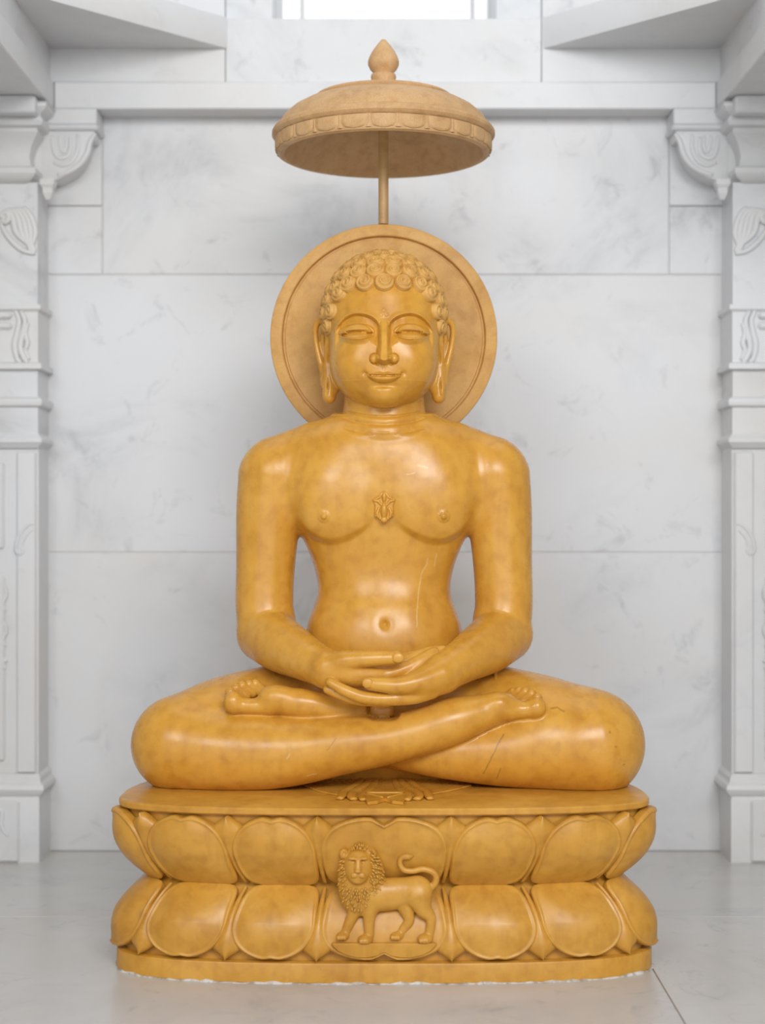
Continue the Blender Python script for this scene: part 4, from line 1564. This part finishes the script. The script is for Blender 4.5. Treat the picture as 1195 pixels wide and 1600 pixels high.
Z1, Z2, Z3 = CAM_H + 0.769, CAM_H + 0.822, CAM_H + 0.945   # underside, step and top of the architrave
XI = 0.632                                                # inner face of the side beams, from the axis
t1 = struct(empty('trim_1', (MX, 0.53, Z1)))
def child(o, root):
    o.parent = root; o.location = -Vector(root.location)
    return o
child(box('lower_beam', MX - XI + 0.001, MX + XI - 0.001, 0.53, 0.70, Z1, Z2 - 0.0015, M_TRIM, None, 0.002), t1)
# upper band, cut by thin joints
xs = [P(p, 0, 0.541).x for p in (-40, 352, 846, 1240)]
for a, b, m in zip(xs[:-1], xs[1:], (M_TRIM, M_WALL[1], M_TRIM)):
    child(box('upper_block', a + 0.0005, b - 0.0005, 0.541, 0.70, Z2, Z3, m, None, 0.0015), t1)

for i, sg in ((2, -1), (3, 1)):
    t = struct(empty('trim_%d' % i, (MX + sg * XI, 0.2, Z1)))
    child(box('lower_beam', MX + sg * XI, MX + sg * 1.05, -0.45, 0.70, Z1, Z2 - 0.0015, M_TRIM, None, 0.002), t)
    child(box('upper_block', MX + sg * (XI + 0.009), MX + sg * 1.05, -0.45, 0.70, Z2, Z3, M_WALL[1], None, 0.0015), t)
    # diagonal slab across the corner
    xa = MX + sg * 0.302; xb = MX + sg * (XI + 0.02)
    zc0, zc1 = CAM_H + 0.887, Z3 + 0.002
    out = [(xa, 0.5405), (xb, 0.5405), (xb, 0.5405 - abs(xb - xa))]
    tt = struct(empty('trim_%d' % (i + 2), (xa, 0.54, zc0)))
    child(prism('corner_slab', out, 'Z', zc0, zc1, M_TRIM, None, bevel=0.0015), tt)
    # side walls of the niche
    w = struct(empty('wall_left' if sg < 0 else 'wall_right', (MX + sg * 0.9, 0.1, 0)))
    for k, (z0, z1) in enumerate(((0, zat(863, WALL_Y)), (zat(863, WALL_Y), zat(429, WALL_Y)), (zat(429, WALL_Y), Z1))):
        child(box('slab', MX + sg * 0.9, MX + sg * 0.96, -0.45, 0.66, z0 + 0.0007, z1 - 0.0007, M_WALL[k], None, 0.0012), w)

# unseen hall added to shape the light: side walls and a flat roof, open at the far end and above the niche
for nm, sg in (('wall_unseen_hall_left', -1), ('wall_unseen_hall_right', 1)):
    w = struct(empty(nm, (MX + sg * 2.4, -2, 0)))
    child(box('slab', MX + sg * 2.4, MX + sg * 2.5, -3.6, -0.45, 0.0, 2.6, M_HALL, None, 0.003), w)
    w = struct(empty(nm.replace('hall', 'return'), (MX + sg * 1.7, -0.4, 0)))
    child(box('slab', MX + sg * 0.97, MX + sg * 2.5, -0.45, -0.35, 0.0, 2.6, M_HALL, None, 0.003), w)
    w = struct(empty(nm.replace('hall', 'shaft'), (MX + sg * 1.1, 0.1, Z3)))
    child(box('slab', MX + sg * 1.05, MX + sg * 1.15, -0.45, 0.74, Z3, 2.6, M_WALL[2], None, 0.003), w)
c_ = struct(empty('ceiling_unseen', (MX, -2, 2.6)))  # unseen roof, added to keep the front dimmer than overhead
child(box('ceiling_slab_unseen', MX - 2.5, MX + 2.5, -3.6, -0.55, 2.6, 2.7, M_HALL, None, 0.003), c_)

# clerestory wall above the architrave with the bright window
def make_clerestory():
    w = struct(empty('wall_upper', (MX, 0.62, Z3)))
    xl, xr = P(428, 0, 0.62).x, P(773, 0, 0.62).x
    zt = Z3 + 0.75
    for (a, b, m) in ((MX - 1.05, P(352, 0, 0.6).x, M_WALL[0]), (P(352, 0, 0.6).x, xl, M_WALL[1]), (xr, P(846, 0, 0.6).x, M_WALL[2]), (P(846, 0, 0.6).x, MX + 1.05, M_WALL[0])):
        child(box('slab', a + 0.0006, b - 0.0006, 0.60, 0.74, Z3 + 0.0005, zt, m, None, 0.0015), w)
    child(box('sill', xl - 0.05, xr + 0.05, 0.70, 0.95, Z3 - 0.06, Z3 - 0.002, M_TRIM, None, 0.002), w)
    child(box('lintel', xl - 0.1, xr + 0.1, 0.60, 0.80, zt, zt + 0.2, M_WALL[1], None, 0.002), w)
    win = struct(empty('window_1', (MX, 0.80, Z3)))
    il, ir = P(440, 0, 0.84).x, P(762, 0, 0.84).x
    for (a, b) in ((xl - 0.03, il), (ir, xr + 0.03)):
        child(box('jamb', a, b, 0.80, 0.88, Z3 - 0.01, zt, M_TRIM, None, 0.002), win)
    for pxm in (472, 738):
        xm = P(pxm, 0, 0.83).x
        child(box('mullion', xm - 0.004, xm + 0.004, 0.82, 0.845, Z3 - 0.01, zt, M_TRIM, None, 0.001), win)
    m, nt, bs = new_mat('window_glass')
    bs.inputs['Base Color'].default_value = (1, 1, 1, 1)
    bs.inputs['Transmission Weight'].default_value = 1.0
    bs.inputs['Roughness'].default_value = 0.0
    bs.inputs['IOR'].default_value = 1.02
    child(box('pane', il - 0.004, ir + 0.004, 0.846, 0.849, Z3 - 0.01, zt, m, None, 0.0005), win)
make_clerestory()

# ------------------------------------------------------------------ floor
def make_floor():
    root = struct(empty('floor', (0, 0, 0)))
    b = box('mortar_bed', -2.6, 2.6, -3.6, 0.66, -0.06, -0.0016, M_FJOINT, root, 0.001)
    yj = 0.11
    def slab(x0, x1, y0, y1, k):
        box('floor_slab', x0 + 0.0009, x1 - 0.0009, y0 + 0.0012, y1 - 0.0012, -0.03, 0.0, M_FLOOR[k], root, 0.0006)
    slab(-2.6, -0.93, yj, 0.66, 2); slab(-0.93, 0.93, yj, 0.66, 0); slab(0.93, 2.6, yj, 0.66, 1)
    slab(-2.6, -0.95, -1.1, yj, 0); slab(-0.95, 0.391, -1.1, yj, 1); slab(0.391, 1.6, -1.1, yj, 2); slab(1.6, 2.6, -1.1, yj, 0)
    for i, (a, c) in enumerate(((-2.6, -1.2), (-1.2, 0.1), (0.1, 1.4), (1.4, 2.6))):
        slab(a, c, -2.35, -1.1, i % 3); slab(a, c, -3.6, -2.35, (i + 1) % 3)
make_floor()

# ------------------------------------------------------------------ carved pilasters with bracket capitals
def pilaster(sg):
    YF = 0.50                                            # front of the shaft
    XR = 0.656                                          # inner edge of the shaft, from the axis
    side = 'left' if sg < 0 else 'right'
    root = empty('pilaster', (MX + sg * (XR + 0.09), 0.54, 0))
    tag(root, 'white marble pilaster with carved bracket and bands at the %s edge of the photo' % side, 'pilaster', 'carved pilasters of the niche')
    XO = 0.86
    def fin(o):
        o.parent = root; o.location = -Vector(root.location)
        return o
    def stack(name, rows, xr=XR, yf=YF, mat=M_TRIM):
        """square moulding: rows (outset, z)"""
        V, Fc = [], []
        for (o, z) in rows:
            V += [(MX + sg * (xr - o), yf - o, z), (MX + sg * XO, yf - o, z), (MX + sg * XO, WALL_Y + 0.005, z), (MX + sg * (xr - o), WALL_Y + 0.005, z)]
        for j in range(len(rows) - 1):
            for i in range(4):
                i2 = (i + 1) % 4
                Fc.append([j * 4 + i, j * 4 + i2, j * 4 + 4 + i2, j * 4 + 4 + i])
        Fc += [[3, 2, 1, 0], [len(rows) * 4 - 4 + i for i in range(4)]]
        ob = mesh_obj(name, V, Fc, mat)
        fix_normals(ob); smooth_by_angle(ob, 30)
        return fin(ob)
    def z(py, Y=YF): return zat(py, Y)
    def pos(px, py, Y):                                  # pixel on the left side, mirrored for the right
        v = P(px, py, Y)
        x = v.x - P(602, 0, Y).x
        return np.array([MX + (x if sg < 0 else -x), Y, v.z])
    # plinth and base mouldings
    stack('plinth', [(0.004, 0.0), (0.004, z(1247)), (0.002, z(1244))])
    stack('base_moulding', [(0.002, z(1245)), (0.012, z(1238)), (0.015, z(1232)), (0.013, z(1226)), (0.007, z(1222)), (0.006, z(1214)), (0.0, z(1209))], mat=M_TRIM)
    # shaft: recessed core with raised strip
    stack('shaft', [(0.0, z(1212)), (0.0, z(686))], xr=XR + 0.0, yf=YF + 0.008)
    def slabbox(name, px0, px1, py0, py1, proud, mat=M_TRIM, b=0.002, parent=None):
        a = pos(px0, py0, YF); c = pos(px1, py1, YF)
        ob = box(name, a[0], c[0], YF - proud, YF + 0.02, c[2], a[2], mat, None, b)
        return fin(ob)
    slabbox('edge_strip', 26, 56, 705, 1208, 0.0, b=0.003)
    slabbox('panel_frame', -30, 6, 722, 858, -0.001, b=0.004)
    slabbox('panel_frame', -30, 7, 900, 1190, -0.001, b=0.004)
    slabbox('plinth_panel', -30, 32, 1250, 1346, 0.010, b=0.004)
    # rear edge strip next to the wall
    a = pos(64, 0, 0.565)
    fin(box('corner_strip', a[0], MX + sg * 0.70, 0.565, 0.60, z(1345), Z1, M_WALL[0], None, 0.002))
    a = pos(73, 0, 0.585)
    fin(box('corner_strip', a[0], MX + sg * 0.70, 0.583, 0.60, 0.0, Z1, M_WALL[1], None, 0.002))
    # upper bands
    stack('neck_band', [(0.0, z(700)), (0.004, z(696)), (0.010, z(691)), (0.010, z(686)), (0.004, z(681)), (0.001, z(678))])
    stack('neck_band', [(0.001, z(678)), (0.001, z(637))], mat=M_WALL[1])
    stack('neck_band', [(0.001, z(637)), (0.008, z(634)), (0.010, z(629)), (0.009, z(624)), (0.002, z(620))])
    stack('upper_shaft', [(0.0, z(622)), (0.0, z(575))], mat=M_WALL[1])
    # carved block with scrolls
    stack('carved_block', [(0.004, z(578)), (0.010, z(577)), (0.010, z(569)), (0.002, z(566)), (0.002, z(488)), (0.008, z(484)), (0.008, z(477))], yf=YF - 0.004)
    def tube(name, pts, r, n=26, flat=0.7, Y=YF):
        pp = spline(pts, n)
        path = [pos(x, y, Y) for x, y in pp]
        w = [r * (0.6 + 0.4 * math.sin(math.pi * (i + 1) / (n + 1))) for i in range(n)]
        v, f = tube_geo(path, w, n=8, flat=flat)
        return fin(fix_normals(mesh_obj(name, v, f, M_TRIM, None, smooth=True)))
    yb = YF - 0.008
    tube('scroll_rib', [(24, 486), (30, 500), (27, 520), (23, 540), (27, 560), (33, 566)], 0.006, Y=yb)
    tube('scroll_rib', [(33, 486), (39, 502), (35, 524), (32, 544), (38, 560), (44, 566)], 0.006, Y=yb)
    tube('scroll_rib', [(44, 505), (40, 520), (43, 536), (40, 548), (46, 562)], 0.005, Y=yb)
    fin(box('scroll_roll', pos(-30, 0, yb)[0], pos(19, 0, yb)[0], YF - 0.016, YF, z(499), z(488), M_TRIM, None, 0.004))
    fin(box('scroll_roll', pos(-30, 0, yb)[0], pos(20, 0, yb)[0], YF - 0.013, YF, z(516), z(503), M_TRIM, None, 0.005))
    # plain shaft and hanging leaf under the capital
    stack('upper_shaft', [(0.0, z(480)), (0.0, z(285))], mat=M_WALL[0])
    for k, (x0, x1, x2) in enumerate(((8, 14, 54), (14, 22, 51), (20, 29, 50), (26, 36, 51), (34, 43, 53))):
        tube('leaf_rib', [(x0 - 6 + k * 2, 352 - k * 4), (x0 + 4, 330 - k), (x1 + 6, 340), (x1 + 12, 364), (x2 - 4, 385), (x2, 394)], 0.0062, Y=YF - 0.002)
    tube('leaf_edge', [(2, 350), (10, 366), (24, 382), (38, 392), (55, 396)], 0.0055, Y=YF - 0.003)
    tube('leaf_volute', [(0, 340), (8, 332), (14, 338), (10, 347), (3, 345)], 0.006, Y=YF - 0.004)
    # small leaf on the strip
    tube('leaf_rib', [(53, 818), (42, 822), (30, 838), (25, 856), (28, 866)], 0.0035, Y=YF)
    tube('leaf_rib', [(50, 828), (40, 838), (34, 852), (36, 862), (30, 868)], 0.0035, Y=YF)
    for (y0, y1) in ((905, 955), (965, 1010), (1020, 1045)):
        tube('tendril', [(0, y0), (8, y0 + 12), (10, (y0 + y1) / 2), (5, y1 - 10), (9, y1)], 0.003, Y=YF + 0.004)
    tube('plinth_scroll', [(-4, 1262), (4, 1270), (2, 1286), (6, 1298), (14, 1306)], 0.005, Y=YF - 0.010)
    # capital
    YC = 0.455
    zc = lambda py: zat(py, YC)
    stack('capital', [(-0.002, z(287)), (0.016, z(279)), (0.020, z(274)), (0.020, z(266)), (0.010, z(262)), (0.008, z(257)), (0.006, z(246)), (0.010, z(232)), (0.018, z(220)), (0.026, z(212)),
                      (0.024, z(206)), (0.034, z(203)), (0.038, z(197)), (0.034, z(190)), (0.030, z(187)), (0.034, z(184)), (0.042, z(180)), (0.046, z(176)), (0.046, z(172)), (0.05, z(170))],
          xr=XR + 0.019, yf=YF - 0.004)
    fin(box('abacus', MX + sg * (XR - 0.011), MX + sg * XO, 0.428, 0.60, zat(178, 0.44), Z1 - 0.0005, M_TRIM, None, 0.003))
    fin(box('capital_back', pos(44, 0, 0.53)[0], pos(78, 0, 0.53)[0], 0.53, WALL_Y, z(284), Z1 - 0.0005, M_TRIM, None, 0.002))
    # drop under the capital's corner
    p0 = pos(76, 285, 0.50)
    drop = lathe('corner_drop', [(0, -0.034), (0.006, -0.033), (0.012, -0.022), (0.013, -0.012), (0.018, -0.006), (0.019, 0.004), (0, 0.004)], M_TRIM, None, n=4, loc=(0, 0, 0), smooth=False)
    drop.data.transform(Matrix.Translation(Vector(p0)) @ Matrix.Rotation(math.pi / 4, 4, 'Z'))
    fin(drop)
    # bracket that carries the lintel
    YB = 0.522
    def bx(px0, px1, py0, py1, y0, name, b=0.002):
        a = pos(px0, py0, YB); c = pos(px1, py1, YB)
        return fin(box(name, a[0], c[0], y0, WALL_Y, c[2], a[2], M_TRIM, None, b))
    bx(66, 151, 169, 194, YB, 'bracket_block')
    bx(68, 154, 194, 203, YB - 0.004, 'bracket_block', 0.004)
    ol = [(66, 202), (147, 202), (149, 210), (146, 217), (139, 217), (137, 228), (132, 243), (124, 256), (113, 267), (100, 276), (88, 281), (66, 281)]
    ol3 = [pos(x, y, YB + 0.006) for x, y in ol]
    fin(prism('bracket_scroll', [(q[0], q[2]) for q in ol3], 'Y', YB + 0.006, WALL_Y, M_TRIM, None, bevel=0.002))
    tube('bracket_rim', [(149, 208), (141, 222), (136, 240), (125, 256), (108, 268), (90, 274)], 0.006, Y=YB + 0.006)
    tube('bracket_rib', [(82, 212), (84, 232), (90, 245), (102, 246), (110, 236), (110, 214)], 0.005, Y=YB + 0.006)
    tube('bracket_rib', [(93, 212), (95, 230), (100, 238), (104, 228), (103, 212)], 0.004, Y=YB + 0.006)
    tube('bracket_rib', [(122, 210), (122, 232), (114, 250), (100, 258), (84, 254)], 0.005, Y=YB + 0.006)
    tube('bracket_drop', [(137, 214), (141, 221), (146, 216)], 0.006, n=10, Y=YB + 0.01)
    return root
pilaster(-1)
pilaster(1)
